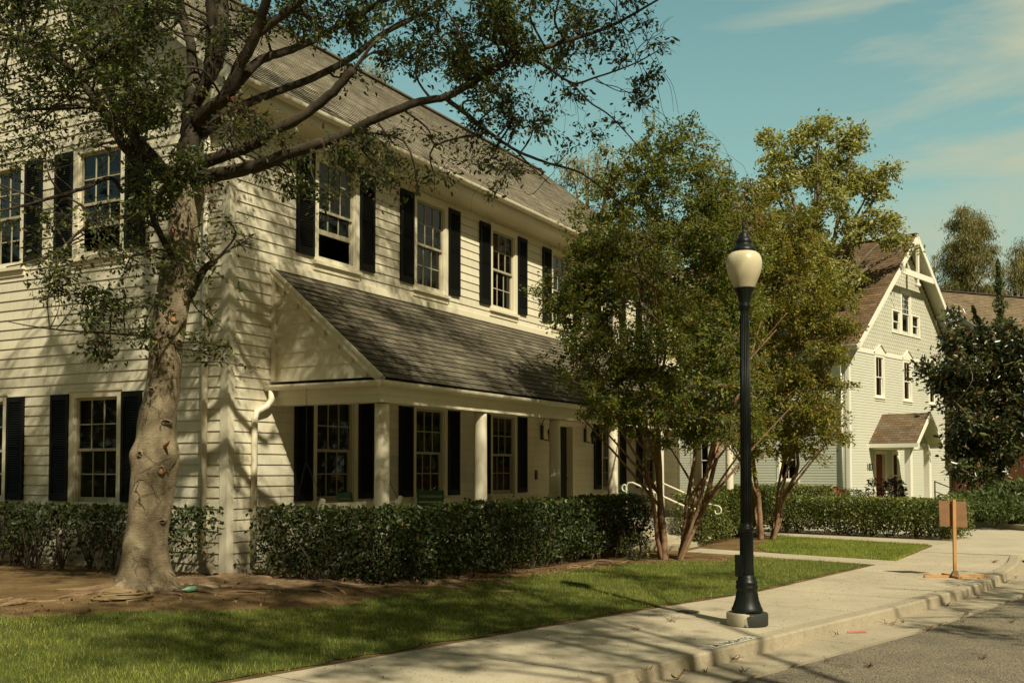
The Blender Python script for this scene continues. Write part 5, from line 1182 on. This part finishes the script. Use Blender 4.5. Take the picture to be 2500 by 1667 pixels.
# ------------------------------------------------------------------ hedges
def hedge(name, boxes, leafm, lsize, dens, label, seed, z0=.1, stems=26, shell=.22, gap=0, round_=.12, group=None, botfade=.3):
    """boxes: (x0,x1,y0,y1,zb,zt) in world, possibly rotated (cx,cy,ang)"""
    rng=np.random.default_rng(seed); P=[]; ST=[];SE=[]
    for bx_ in boxes:
        x0,x1,y0,y1,zb,zt=bx_[:6]; rot=bx_[6] if len(bx_)>6 else None
        vol=(x1-x0)*(y1-y0)*(zt-zb); n=int(vol*dens); p=rng.uniform(size=(n,3)); 
        q=np.stack([x0+(x1-x0)*p[:,0], y0+(y1-y0)*p[:,1], zb+(zt-zb)*p[:,2]],1)
        d=np.minimum.reduce([q[:,0]-x0,x1-q[:,0],q[:,1]-y0,y1-q[:,1],zt-q[:,2]])
        keep=rng.uniform(size=n)<np.where(d<shell,1.,.35)
        h=(q[:,2]-zb)/(zt-zb); lump=fbm(q[:,0],q[:,1]+q[:,2]*1.7,1.9)
        keep&=rng.uniform(size=n)<np.clip(.25+h/botfade+lump*.6,0.04,1)
        if gap: keep&=rng.uniform(size=n)<np.clip(1-gap*(fbm(q[:,0]*1.3+3,q[:,1]*2+q[:,2],2.2)*.9+.75-h*1.3),.05,1)
        q=q[keep]; h=h[keep]
        # rounding and waviness
        cx=(x0+x1)/2;cy=(y0+y1)/2
        q[:,2]+= .035*fbm(q[:,0]*1.2,q[:,1],3)*h; sh=1-.22*(1-np.clip(h*3,0,1)); 
        q[:,1]=cy+(q[:,1]-cy)*sh+ .03*np.sin(q[:,0]*4+q[:,2]*5); 
        sp=rng.uniform(size=len(q))<.035; q[sp,2]+=rng.uniform(0,.07,sp.sum())
        ns=max(3,int(stems*(x1-x0+y1-y0)/8)); s=np.stack([rng.uniform(x0+.1,x1-.1,ns),rng.uniform(y0+.15*(y1-y0),y1-.15*(y1-y0),ns),np.full(ns,zb-.12)],1)
        for k in range(4):
            e=s+np.stack([rng.normal(size=ns)*.16,rng.normal(size=ns)*.12,np.full(ns,(zt-zb)*rng.uniform(.5,.9))],1); ST.append(s);SE.append(e)
        if rot:
            ca,sa=math.cos(rot[2]),math.sin(rot[2]); 
            for arr in (q,): arr[:,0],arr[:,1]=rot[0]+ca*arr[:,0]-sa*arr[:,1], rot[1]+sa*arr[:,0]+ca*arr[:,1]
            for li in (ST,SE):
                for kk in range(len(li)-4,len(li)):
                    a=li[kk].copy(); li[kk]=np.stack([rot[0]+ca*a[:,0]-sa*a[:,1], rot[1]+sa*a[:,0]+ca*a[:,1], a[:,2]],1)
        P.append(q)
    P=np.concatenate(P); o=P.mean(0); o[2]=z0; t=empty(name,tuple(o),label=label,cat='hedge',group=group)
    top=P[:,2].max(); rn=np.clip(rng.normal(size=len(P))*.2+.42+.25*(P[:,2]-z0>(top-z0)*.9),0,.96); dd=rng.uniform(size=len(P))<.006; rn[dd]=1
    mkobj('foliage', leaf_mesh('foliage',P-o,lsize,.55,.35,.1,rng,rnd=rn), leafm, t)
    S=np.concatenate(ST);E_=np.concatenate(SE); mid=(S+E_)/2+rng.normal(size=S.shape)*.04
    mkobj('stem', tubes_mesh('stem',S-o,E_-o,np.full(len(S),.014),np.full(len(S),.006),mid-o,5), TWIG, t)
    return t
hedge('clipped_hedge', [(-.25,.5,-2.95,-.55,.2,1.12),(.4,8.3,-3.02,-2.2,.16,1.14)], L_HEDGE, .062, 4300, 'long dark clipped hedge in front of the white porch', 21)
hedge('leggy_hedge', [(-.95,-.35,-.35,8.5,.35,1.12)], L_HEDGE, .066, 3300, 'leggy thin hedge behind the big tree against the left wall', 22, gap=.9, stems=40)
hedge('leggy_hedge', [(-.95,-.3,-.35,8.5,.12,.5)], L_HEDGE, .07, 700, 'x', 23, gap=.9, stems=2) if False else None
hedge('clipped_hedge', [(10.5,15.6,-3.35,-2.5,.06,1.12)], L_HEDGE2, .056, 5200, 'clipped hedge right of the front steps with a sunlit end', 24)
ang=math.atan2(-7.6+3.0,14.95-16.1)
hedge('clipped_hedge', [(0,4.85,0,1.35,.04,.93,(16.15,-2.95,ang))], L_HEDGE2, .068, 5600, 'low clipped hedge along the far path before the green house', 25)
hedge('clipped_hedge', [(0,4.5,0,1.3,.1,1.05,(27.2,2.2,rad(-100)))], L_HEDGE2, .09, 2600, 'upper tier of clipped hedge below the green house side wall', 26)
shrub('red_tip_shrub',(29.3,-2.0,.72),(.75,.6,.3),1500,L_ORANGE,.075,'rounded shrub with orange red tips in front of the green house', seed=5)
shrub('round_shrub',(29.0,-2.75,.68),(.6,.6,.26),1400,L_HEDGE2,.06,'small rounded green shrub beside the orange tipped one', seed=6)
shrub('purple_succulent',(31.0,-3.9,.75),(.75,.5,.62),700,L_PURPLE,.12,'dark purple succulent clump beside the portico post', seed=7)
shrub('purple_succulent',(31.9,-3.0,.75),(.3,.3,.55),220,L_PURPLE,.12,'single dark purple succulent stem by the red door', seed=8)

# ------------------------------------------------------------------ far trees
def vtree(name, px, ptop, pbot, d, wpx, leafm, lsize, n, nl, label, seed, zc=.6, shell=.35, leafdir=None, simple_=True, aspect=.5, rcf=.14, barkm=BARKX, cat='tree', group=None, droop=.25, shape=None, skip=True):
    rng=np.random.default_rng(seed); c=at(px,1147,d); zt=at(px,ptop,d)[2]; zb=max(.6,at(px,pbot,d)[2]); w=wpx*d/FPX/2; H=zt-zb
    b=np.array([c[0],c[1],0.0]); limbs=[[(b[0],b[1],0,.03*H+.05),(b[0]+.1,b[1],zb+H*.3,.022*H),(b[0]-.1,b[1]+.1,zb+H*.6,.012*H),(b[0],b[1],zb+H*.93,.02)]]
    for k in range(7):
        an=rng.uniform(0,6.28); z0=zb+H*rng.uniform(.02,.5); l=w*rng.uniform(.5,.85); limbs.append([(b[0],b[1],z0,.011*H),(b[0]+math.cos(an)*l*.5,b[1]+math.sin(an)*l*.5,z0+l*.45,.007*H),(b[0]+math.cos(an)*l,b[1]+math.sin(an)*l,z0+l*.9,.02)])
    cl_=[]
    while len(cl_)<n:
        t=rng.uniform(0,1); prof = shape(t) if shape else (math.sin(math.pi*min(1,t*.9+.12))**.6)
        an=rng.uniform(0,6.28); rr=w*prof*rng.uniform(shell,1)**.5; k=rng.uniform(.6,1.3)
        cl_.append((b[0]+math.cos(an)*rr,b[1]+math.sin(an)*rr,zb+H*t, rcf*max(w*2,H*.5)*k*(.5+.5*prof), nl*k))
    return clump_tree(name, tuple(b), limbs, cl_, leafm, barkm, TWIGL, lsize, aspect, .3, droop, rng, simple_, label=label, cat=cat, tw=(10,1), leafdir=leafdir, br_r=(.05,.015), twig_r=.01, skip_twigs=skip, group=group)
def etree(name, px, d, ells, rc, nl, per, leafm, lsize, label, seed, leafdir=None, aspect=.5, droop=.25, simple_=True, skip=False):
    rng=np.random.default_rng(seed); c=at(px,1147,d); b=np.array([c[0],c[1],0.]); top=min(e[1]-e[3]*.6 for e in ells); zt=at(px,top,d)[2]
    limbs=[[(b[0],b[1],0,.02*zt+.05),(b[0]+.1,b[1],zt*.35,.014*zt),(b[0]-.1,b[1]+.1,zt*.65,.009*zt),(b[0],b[1],zt,.02)]]
    for e in ells:
        q=at(e[0],e[1]+e[3]*.4,d+rng.normal()*.6); z0=min(q[2]-.5,zt*.8)*rng.uniform(.6,.85); limbs.append([(b[0],b[1],z0,.006*zt),((b[0]+q[0])/2,(b[1]+q[1])/2,(z0+q[2])/2+.3,.005*zt),(*q,.025)])
    return clump_tree(name, tuple(b), limbs, px_clumps(ells,d,3.5,rc,nl,per,rng), leafm, BARKX, TWIGL, lsize, aspect, .3, droop, rng, simple_, label=label, tw=(12,1), leafdir=leafdir, br_r=(.035,.012), twig_r=.012, skip_twigs=skip)
etree('sycamore', 2005, 44, [(1995,335,62,62),(1890,350,38,34),(2085,345,48,40),(1985,450,125,95),(2120,455,60,45),(2095,560,95,50),(1950,570,115,70),(1890,440,45,55),(2165,430,34,24),(2200,600,40,30),(2170,560,30,30),(2010,650,150,60)], .65, 190, 33, L_SYC, .17, 'tall pale green sycamore rising behind the green house roof', 31, simple_=False)
etree('willow', 2365, 60, [(2365,560,50,62),(2342,630,58,85),(2398,640,55,85),(2315,700,42,50),(2415,720,45,45),(2365,600,62,80),(2340,560,30,40),(2390,545,30,35)], .7, 200, 62, L_WILL, .22, 'tall feathery willow behind the brick house ridge', 32, leafdir=(0,0,-.7), aspect=.17, droop=1.)
etree('willow', 2490, 60, [(2500,620,45,50),(2480,690,45,50),(2440,720,30,25),(2520,660,50,60)], .7, 200, 62, L_WILL, .22, 'feathery willow cut off by the right edge of the view', 33, leafdir=(0,0,-.7), aspect=.17, droop=1.)
etree('willow', 2290, 64, [(2300,690,40,45),(2280,640,25,35),(2310,730,50,30)], .6, 110, 30, L_WILL, .24, 'thin airy willow between the green gable and the tall willow', 38, leafdir=(0,0,-.7), aspect=.17, droop=1.)
etree('eucalyptus', 1440, 46, [(1430,400,50,58),(1385,455,36,36),(1480,470,50,60),(1400,420,40,40),(1500,400,40,50)], .55, 120, 32, L_EUC, .2, 'pale grey eucalyptus beyond the far end of the cream house roof', 34, leafdir=(0,0,-.6), aspect=.22, droop=1.)
etree('eucalyptus', 900, 40, [(900,180,40,30),(870,165,24,20)], .5, 110, 45, L_EUC, .2, 'pale treetop peeping over the cream house ridge', 35, leafdir=(0,0,-.5), aspect=.22, droop=1.)
etree('magnolia', 2410, 36, [(2400,900,95,85),(2430,1040,105,110),(2345,850,42,50),(2335,960,40,60),(2480,830,50,55),(2400,1140,85,45),(2275,905,26,30),(2350,1060,40,70),(2350,790,36,32),(2500,960,60,110),(2300,950,28,30)], .55, 150, 34, L_MAG, .2, 'dark glossy magnolia right of the green house portico', 37, aspect=.42, simple_=False)
# spiky junipers in front of the brick house
def spire(x, ptop, pbot, d, w, seed, label, lean=0):
    rng=np.random.default_rng(seed); zt=at(x,ptop,d)[2]; b=at(x,1147,d); zb=at(x,pbot,d)[2]; b=np.array([b[0],b[1],0.]); t_=empty('juniper',tuple(b),label=label,cat='tree')
    n=2600; t=rng.uniform(0,1,n); r=w*(1-t)**.6*(.65+.35*np.sin(t*34+rng.uniform(0,1,n)))*rng.uniform(.3,1,n); an=rng.uniform(0,6.28,n)
    P=np.stack([np.cos(an)*r+rt[0]*lean*t,np.sin(an)*r+rt[1]*lean*t,zb+(zt-zb)*t],1); 
    mkobj('foliage', leaf_mesh('foliage',P,.15,.35,.1,-1.2,rng,simple_=True), L_JUN, t_)
    MB().tube([(0,0,0),(rt[0]*lean*.5,rt[1]*lean*.5,(zt+zb)/2),(rt[0]*lean,rt[1]*lean,zt-.2)],[.09,.05,.01],6).build('trunk', BARKX, t_)
spire(2452,630,900,40,.55,41,'slender spiky juniper spire against the tan roof',-.1)
spire(2425,745,900,41,.4,42,'shorter leaning juniper spire against the tan roof',-.7)
def jun(px,py,d,r,n,seed,label): 
    c=at(px,py,d); shrub('spreading_juniper',(c[0],c[1],max(c[2],r[2]*.8+.16)),r,n,L_JUN,.17,label,aspect=.3,seed=seed,up=.1,simple_=True)
jun(2400,1232,30,(1.5,1.3,.42),5200,51,'low spreading green juniper at the lawn edge under the magnolia')
jun(2500,1222,30,(1.0,1.3,.62),5000,52,'taller spreading juniper at the right edge of the view')
jun(2450,1245,29,(1.6,1.0,.4),3600,53,'lowest spreading juniper above the strip of far lawn')
# off-screen street trees whose shade falls across the lawn and road
for (x,y,h,cx,cy,cz,rx,ry,rz_,ncl,seed,lab) in ((-6.5,-14.0,10.5,-4.7,-10.9,8.7,5.0,4.2,2.4,150,61,'large street tree behind the viewpoint shading the lawn and sidewalk'),(1.0,-16.4,8.5,.6,-14.9,6.6,3.4,2.2,1.7,30,62,'street tree across the road shading the asphalt')):
    rng=np.random.default_rng(seed); b=np.array([x,y,-.1]); limbs=[[(x,y,-.1,.17),(x,y,h*.4,.12),((x+cx)/2,(y+cy)/2,h*.65,.07),(cx,cy,cz+rz_*.6,.02)]]
    for k in range(8):
        an=k*.785; limbs.append([(x,y,h*.42,.06),((x+cx)/2+math.cos(an)*rx*.4,(y+cy)/2+math.sin(an)*ry*.4,cz-rz_*.4,.035),(cx+math.cos(an)*rx*.85,cy+math.sin(an)*ry*.85,cz,.02)])
    limbs=[limbs[0]]+[l for l in limbs[1:] if (seed==62 or clear_of(l[-1]))]
    clump_tree('shade_tree',tuple(b),limbs,[c for c in ell_clumps(ncl,(cx,cy,cz),(rx,ry,rz_),.8,170,rng,.1,cz-rz_*.8) if (c[1]+c[2]*.795<-9.0 if seed==62 else clear_of(c))],L_MAIN,BARKD,TWIG,.12,.55,.4,.2,rng,True,label=lab,tw=(12,1),skip_twigs=True)
# unseen leaf belts added to block low sky, darkening shade and window reflections
rng=np.random.default_rng(77); n=42000; x=rng.uniform(-60,95,n); top=14+2.5*np.sin(x*.33)+1.5*np.sin(x*.9+1); z=rng.uniform(0,1,n)*top; y=-31+rng.normal(size=n)*1.6-2*np.sin(x*.5)
k=x<-14; 
mkobj('sky_blocking_trees', leaf_mesh('sky_blocking_trees',np.stack([x,y,z],1),.75,.6,.1,.2,rng,simple_=True), L_MAIN, kind='stuff', label='unseen belt of trees added across the road to block the low sky', cat='trees')
n=34000; y=rng.uniform(-30,75,n); x=-30+rng.normal(size=n)*1.6; z=rng.uniform(0,1,n)*(15+2*np.sin(y*.4))
mkobj('sky_blocking_trees', leaf_mesh('sky_blocking_trees',np.stack([x,y,z],1),.75,.6,.1,.2,rng,simple_=True), L_MAIN, kind='stuff', label='unseen belt of trees added up the street on the left to block the low sky', cat='trees')

# ================================================================== street lamp
LP_=empty('street_lamp',(.05,-7.15,.004),label='dark green cast iron street lamp with frosted acorn globe on the sidewalk',cat='street lamp')
MB().lathe([(.205,0),(.212,.012),(.212,.118),(.205,.13),(.0,.131)],48).build('plinth', PLINTH, LP_)
MB().lathe([(.150,.131),(.160,.145),(.160,.165),(.146,.19),(.122,.26),(.108,.34),(.104,.36),(.113,.375),(.115,.40),(.104,.415),(.112,.43),(.110,.45),(.092,.465),(.094,.485),(.080,.50),(.078,.52)],48).build('base', IRON, LP_)
MB().lathe([(.074,.52),(.071,.54),(.068,.96),(.074,.965),(.083,.975),(.084,.99),(.07,1.01),(.060,1.02),(.056,1.05),(.044,3.24),(.045,3.26),(.060,3.29),(.062,3.31),(.052,3.33),(.058,3.36),(.080,3.44),(.094,3.46),(.098,3.475),(.098,3.49),(.112,3.495)],48,flute=.07,fz=(.53,.955)).build('post', IRON, LP_)
m=MB()
for j in range(16):
    a=2*math.pi*j/16; m.tube([(.0565*math.cos(a),.0565*math.sin(a),1.06),(.0445*math.cos(a),.0445*math.sin(a),3.22)],[.0055,.0042],5)
m.build('fluting', IRON, LP_)
MB().lathe([(.106,3.49),(.116,3.52),(.142,3.58),(.166,3.64),(.181,3.70),(.186,3.75),(.180,3.80),(.162,3.84),(.135,3.865),(.125,3.87)],48,cap=False).build('globe', GLOBE, LP_)
MB().lathe([(.120,3.86),(.126,3.868),(.124,3.90),(.112,3.915),(.088,3.945),(.082,3.955),(.086,3.97),(.086,3.995),(.074,4.01),(.056,4.035),(.05,4.06),(.040,4.075),(.030,4.08),(.012,4.09),(.019,4.12),(.012,4.17),(.004,4.21)],40).build('cap', IRON, LP_)
c=-rt*.078; 
m=MB(); m.hexa([tuple(c+fw*a+rt*b+np.array([0,0,z])) for z in (.50,.72) for a,b in ((-.05,-.035),(-.05,.04),(.05,.04),(.05,-.035))]); m.build('access_box', IRON, LP_)

# sign on a wooden stand, seen from behind
sg=np.array([6.25,-8.52]); SG=empty('sign_stand',(sg[0],sg[1],.004),rz=math.atan2(rt[1],rt[0]),label='temporary wooden sign seen from behind on a pine post stand',cat='sign')
MB().bar((0,0,.0),(0,0,1.16),.045,.04,(0,1,0)).build('post', WOOD, SG)
m=MB(); m.hexa([(-.20,.03,.76),(.22,.05,.74),(.22,.065,.74),(-.20,.045,.76),(-.215,.03,1.145),(.205,.05,1.12),(.205,.065,1.12),(-.215,.045,1.145)]); bd=m.build('board', PLY, SG)
m=MB(); m.hexa([(-.19,.07,.755),(.235,.09,.745),(.235,.095,.745),(-.19,.075,.755),(-.20,.07,1.14),(.22,.09,1.12),(.22,.095,1.12),(-.20,.075,1.14)]); m.build('board', WHITE2, SG)
MB().bar((-.46,.0,.02),(.50,-.0,.02),.05,.035).bar((-.03,-.25,.018),(-.03,.35,.018),.06,.035).build('foot', WOOD, SG)
MB().hexa([(-.09,-.1,.035),(.02,-.1,.035),(.02,-.02,.035),(-.09,-.02,.035),(-.05,-.06,.10),(.02,-.06,.10),(.02,-.03,.10),(-.05,-.03,.10)]).build('brace', PLY, SG)

# garden hose coil
hc=np.array([-2.62,-1.0]); z0=float(hgt(*hc)); m=MB(); pts=[]
for i in range(0,430):
    t=i/40*2*math.pi; k=i/430; r=.235-.02*math.sin(t*.31)+.035*math.sin(i*.07)
    pts.append((r*1.05*math.cos(t)+.03*math.sin(t*.13),r*.9*math.sin(t)+.03*math.cos(t*.17), .014+.075*k*(.6+.4*math.sin(t*.5))))
m.tube(pts,.0115,7); m.tube([(.2,0,.09),(.27,-.08,.05),(.25,-.2,.012),(.0,-.30,.012),(-.2,-.29,.012)],.0115,7); m.tube([(-.1,.2,.08),(.15,.27,.03),(.36,.22,.012),(.42,.05,.012)],.0115,7)
m.build('garden_hose', HOSE, loc=(hc[0],hc[1],z0), label='coiled tan garden hose on bare soil at the foot of the big tree', cat='garden hose')
b=np.array([-1.88,-1.12]); m=MB(); m.lathe([(.008,0),(.014,.01),(.014,.03),(.034,.07),(.034,.16),(.03,.18)],14); o=m.build('plastic_bottle', BOTTLE, loc=(b[0],b[1],float(hgt(*b))+.035), label='crushed green plastic bottle among the tree roots', cat='bottle'); o.rotation_euler=(rad(88),0,rad(70))
# utility lid
ml=np.array([.72,-6.28]); m=MB(); m.lathe([(.13,0),(.13,.006),(.12,.009),(.118,.005),(.0,.005)],28); 
m.build('utility_lid', LIDM, loc=(ml[0],ml[1],.003), label='small round rusty utility lid set in the sidewalk', cat='utility lid')
# kerb stencils
def kerb_pt(x): return np.array([x, float(ip(KO,x))])
p=kerb_pt(-1.55); q=kerb_pt(-.75); an=math.atan2(q[1]-p[1],q[0]-p[0]); c=(p+q)/2+np.array([-math.sin(an),math.cos(an)])*.105
m=MB(); m.face([(-.47,-.06,0),(.47,-.06,0),(.47,.06,0),(-.47,.06,0)]); m.build('kerb_marking', LITP, loc=(c[0],c[1],.0082), rz=an, label='white painted strip with stencilled letters on the near kerb top', cat='kerb marking')
mk=bpy.data.objects['kerb_marking']; t=text_obj('lettering','LA NIGHTS',.115,INK,mk,(0,0,.002),(0,0,0),1.25,.0005)
p=kerb_pt(5.35); q=kerb_pt(6.1); an=math.atan2(q[1]-p[1],q[0]-p[0]); c=(p+q)/2+np.array([-math.sin(an),math.cos(an)])*.10
m=MB()
for a,b_,c_,d_ in ((-.36,.36,-.07,-.055),(-.36,.36,.055,.07),(-.36,-.34,-.055,.055),(.34,.36,-.055,.055)): m.box(a,b_,c_,d_,0,.001)
mk=m.build('kerb_marking', LITP, loc=(c[0],c[1],.0062), rz=an, label='white outlined house number painted on the far kerb top', cat='kerb marking')
text_obj('lettering','183',.13,LITP,mk,(0,0,.002),(0,0,0),1.6,.0005)
# fallen twig sprays
def spray(x,y,s,seed,z=-.112):
    rng=np.random.default_rng(seed); m=MB(); n=int(5+rng.integers(7))
    for k in range(n):
        a=rng.uniform(0,6.28); l=s*rng.uniform(.4,1); p0=np.array([rng.normal()*s*.15,rng.normal()*s*.15,.004]); p1=p0+np.array([math.cos(a)*l*.6,math.sin(a)*l*.6,rng.uniform(.01,.05)]); p2=p1+np.array([math.cos(a+.4)*l*.4,math.sin(a+.4)*l*.4,-rng.uniform(0,.012)])
        m.tube([tuple(p0),tuple(p1),tuple(p2)],[.003,.0024,.001],4)
    return m.build('twig_spray', TWIGD, loc=(x,y,z), label='small dry twig spray lying on the concrete', cat='twig spray', group='dry twig sprays scattered by the kerb')
TWIGD=simple('dry_twig',(.17,.10,.05),.9,.3)
sp=[((1580,1636),.10),((1678,1640),.09),((1720,1641),.05),((1812,1640),.07),((1793,1610),.10),((2165,1523),.13),((2262,1538),.12),((2045,1549),.08),((2310,1480),.07),((2355,1500),.09),((2385,1460),.09),((2455,1422),.1),((2478,1412),.08),((2350,1519),.06),((2020,1616),.09),((2120,1627),.08),((2400,1608),.08),((2425,1373),.10),((1636,1516),.10),((1554,1537),.10),((2470,1519),.05),((2205,1520),.05)]
for k,((x,y),s) in enumerate(sp):
    zz=-.112; r_=at(x,y,1)-CAM; t=(zz-1.6)/r_[2]; P=CAM+r_*t
    if P[1]>float(ip(KO,P[0])): zz=.006; t=(zz-1.6)/r_[2]; P=CAM+r_*t
    spray(P[0],P[1],s*1.1,200+k,zz)
def gpt(x,y,z): r_=at(x,y,1)-CAM; return CAM+r_*((z-1.6)/r_[2])
# single dry leaf and pink litter
P=gpt(1655,1656,-.118); m=MB(); n=8
for i in range(n):
    t0,t1=i/n,(i+1)/n
    f_=lambda t:(.05*math.sin(math.pi*t)**.8); g_=lambda t:.035*(t-.4)**2*6+.004
    m.face([((t0-.5)*.15,-f_(t0)*.5,g_(t0)+.012),((t1-.5)*.15,-f_(t1)*.5,g_(t1)+.012),((t1-.5)*.15,f_(t1)*.5,g_(t1)),((t0-.5)*.15,f_(t0)*.5,g_(t0))],True)
m.build('curled_leaf', simple('tan_leaf',(.3,.19,.08),.7,.3,20), loc=tuple(P), rz=-.5, label='large curled tan leaf in the gutter below the painted strip', cat='leaf')
P=gpt(2092,1543,-.118); m=MB(); m.hexa([(-.1,-.012,0),(.1,-.012,0),(.1,.012,0),(-.1,.012,0),(-.1,-.008,.016),(.09,-.01,.02),(.09,.012,.016),(-.1,.01,.012)]); lt=m.build('plastic_litter', PINK, loc=tuple(P), rz=math.atan2(rt[1],rt[0]), label='scrap of pink plastic litter in the gutter', cat='litter')
# small leaf litter on soil and lawn
N=900; x=R.uniform(-5,8,N); y=ip(YG,x)+R.uniform(-.5,2.0,N)*(x<1)+R.uniform(-.3,.4,N)*(x>=1); k=(y<-.3)|(x<-1.2); x=x[k];y=y[k]
P=np.stack([x,y,hgt(x,y)+.014],1)
mkobj('leaf_litter', leaf_mesh('leaf_litter',P,.045,.45,2.2,.0), L_DRY, kind='stuff', label='small dry leaves and chips scattered over the bare soil', cat='leaf litter')
N=700; x=R.uniform(-4,10.5,N); lo=ip(GO,x); hi=ip(IN,x); y=lo+(hi-lo)*R.uniform(0,1,N)**.9; z=np.where(y>ip(KO,x)+.02,.008,-.112)
mkobj('pavement_debris', leaf_mesh('pavement_debris',np.stack([x,y,z],1),.016,.6,3,.0), L_DRY, kind='stuff', label='tiny dark debris specks strewn over sidewalk and gutter', cat='debris')

# ================================================================== light, sky, camera
sd=Vector((.573,.819,-1.03)).normalized()
su=bpy.data.lights.new('sun','SUN'); su.energy=5.0; su.angle=rad(.8); su.color=(1,.915,.72)
so=bpy.data.objects.new('sun',su); COL.objects.link(so); so.rotation_euler=sd.to_track_quat('-Z','Y').to_euler(); so.location=(0,0,30)
w=bpy.data.worlds.new('World'); SC.world=w; w.use_nodes=True; nt=w.node_tree; bg=nt.nodes['Background']
sky=nt.nodes.new('ShaderNodeTexSky'); sky.sky_type='NISHITA'; sky.sun_disc=False; sky.sun_elevation=math.asin(-sd.z); sky.sun_rotation=math.atan2(-sd.x,-sd.y)
sky.air_density=1.0; sky.dust_density=.6; sky.ozone_density=1.0
tint=mix(nt,1.,sky.outputs[0],(1.0,1.50,.98),'MULTIPLY')
tc=nt.nodes.new('ShaderNodeTexCoord'); mp=nt.nodes.new('ShaderNodeMapping'); mp.inputs['Rotation'].default_value=(rad(8),rad(-6),rad(-28)); mp.inputs['Scale'].default_value=(1.2,1.2,6.5)
nt.links.new(tc.outputs['Generated'],mp.inputs['Vector'])
n1=noise(nt,mp.outputs[0],1.9,9,.58,.8)
mp2=nt.nodes.new('ShaderNodeMapping'); mp2.inputs['Scale'].default_value=(1,1,2); nt.links.new(tc.outputs['Generated'],mp2.inputs['Vector'])
sep=nt.nodes.new('ShaderNodeSeparateXYZ'); nt.links.new(tc.outputs['Generated'],sep.inputs[0])
# more cloud low and toward the right-hand (-y) side
a=nt.nodes.new('ShaderNodeMath'); a.operation='MULTIPLY_ADD'; a.inputs[1].default_value=-.80; a.inputs[2].default_value=.25; nt.links.new(sep.outputs['Y'],a.inputs[0])
b_=nt.nodes.new('ShaderNodeMath'); b_.operation='MULTIPLY_ADD'; b_.inputs[1].default_value=-.45; nt.links.new(sep.outputs['Z'],b_.inputs[0]); nt.links.new(a.outputs[0],b_.inputs[2])
c_=nt.nodes.new('ShaderNodeMath'); c_.operation='ADD'; nt.links.new(n1,c_.inputs[0]); nt.links.new(b_.outputs[0],c_.inputs[1])
cr=ramp(nt,[(.40,(0,0,0)),(.50,(.38,.38,.38)),(.64,(.9,.9,.9))]); nt.links.new(c_.outputs[0],cr.inputs[0])
cm=mix(nt,cr.outputs[0],tint,(5.6,5.5,3.7))
hz=ramp(nt,[(.0,(.75,.75,.75)),(.22,(.42,.42,.42)),(.5,(.05,.05,.05))]); nt.links.new(sep.outputs['Z'],hz.inputs[0])
cm=mix(nt,hz.outputs[0],cm,(3.9,4.9,4.0))
vd=nt.nodes.new('ShaderNodeVectorMath'); vd.operation='DOT_PRODUCT'; nt.links.new(tc.outputs['Generated'],vd.inputs[0]); vd.inputs[1].default_value=(-sd.x,-sd.y,-sd.z)
wr=ramp(nt,[(.0,(0,0,0)),(.75,(.8,.8,.8)),(1,(1,1,1))]); nt.links.new(vd.outputs['Value'],wr.inputs[0])
cm=mix(nt,wr.outputs[0],cm,(2.0,1.6,.85))
nt.links.new(cm,bg.inputs['Color']); bg.inputs['Strength'].default_value=.09
cd=bpy.data.cameras.new('camera'); co=bpy.data.objects.new('camera',cd); COL.objects.link(co); co.location=tuple(CAM)
co.rotation_euler=(rad(90)+PH,0,TH-rad(90)); cd.sensor_width=36; cd.lens=36*FPX/2500; cd.shift_y=SHP/2500; cd.clip_end=2000; cd.clip_start=.05
SC.camera=co
SC.view_settings.view_transform='Standard'; SC.view_settings.look='None'; SC.view_settings.exposure=.22; SC.view_settings.gamma=1
SC.cycles.max_bounces=8; SC.cycles.transparent_max_bounces=12; SC.cycles.use_denoising=True
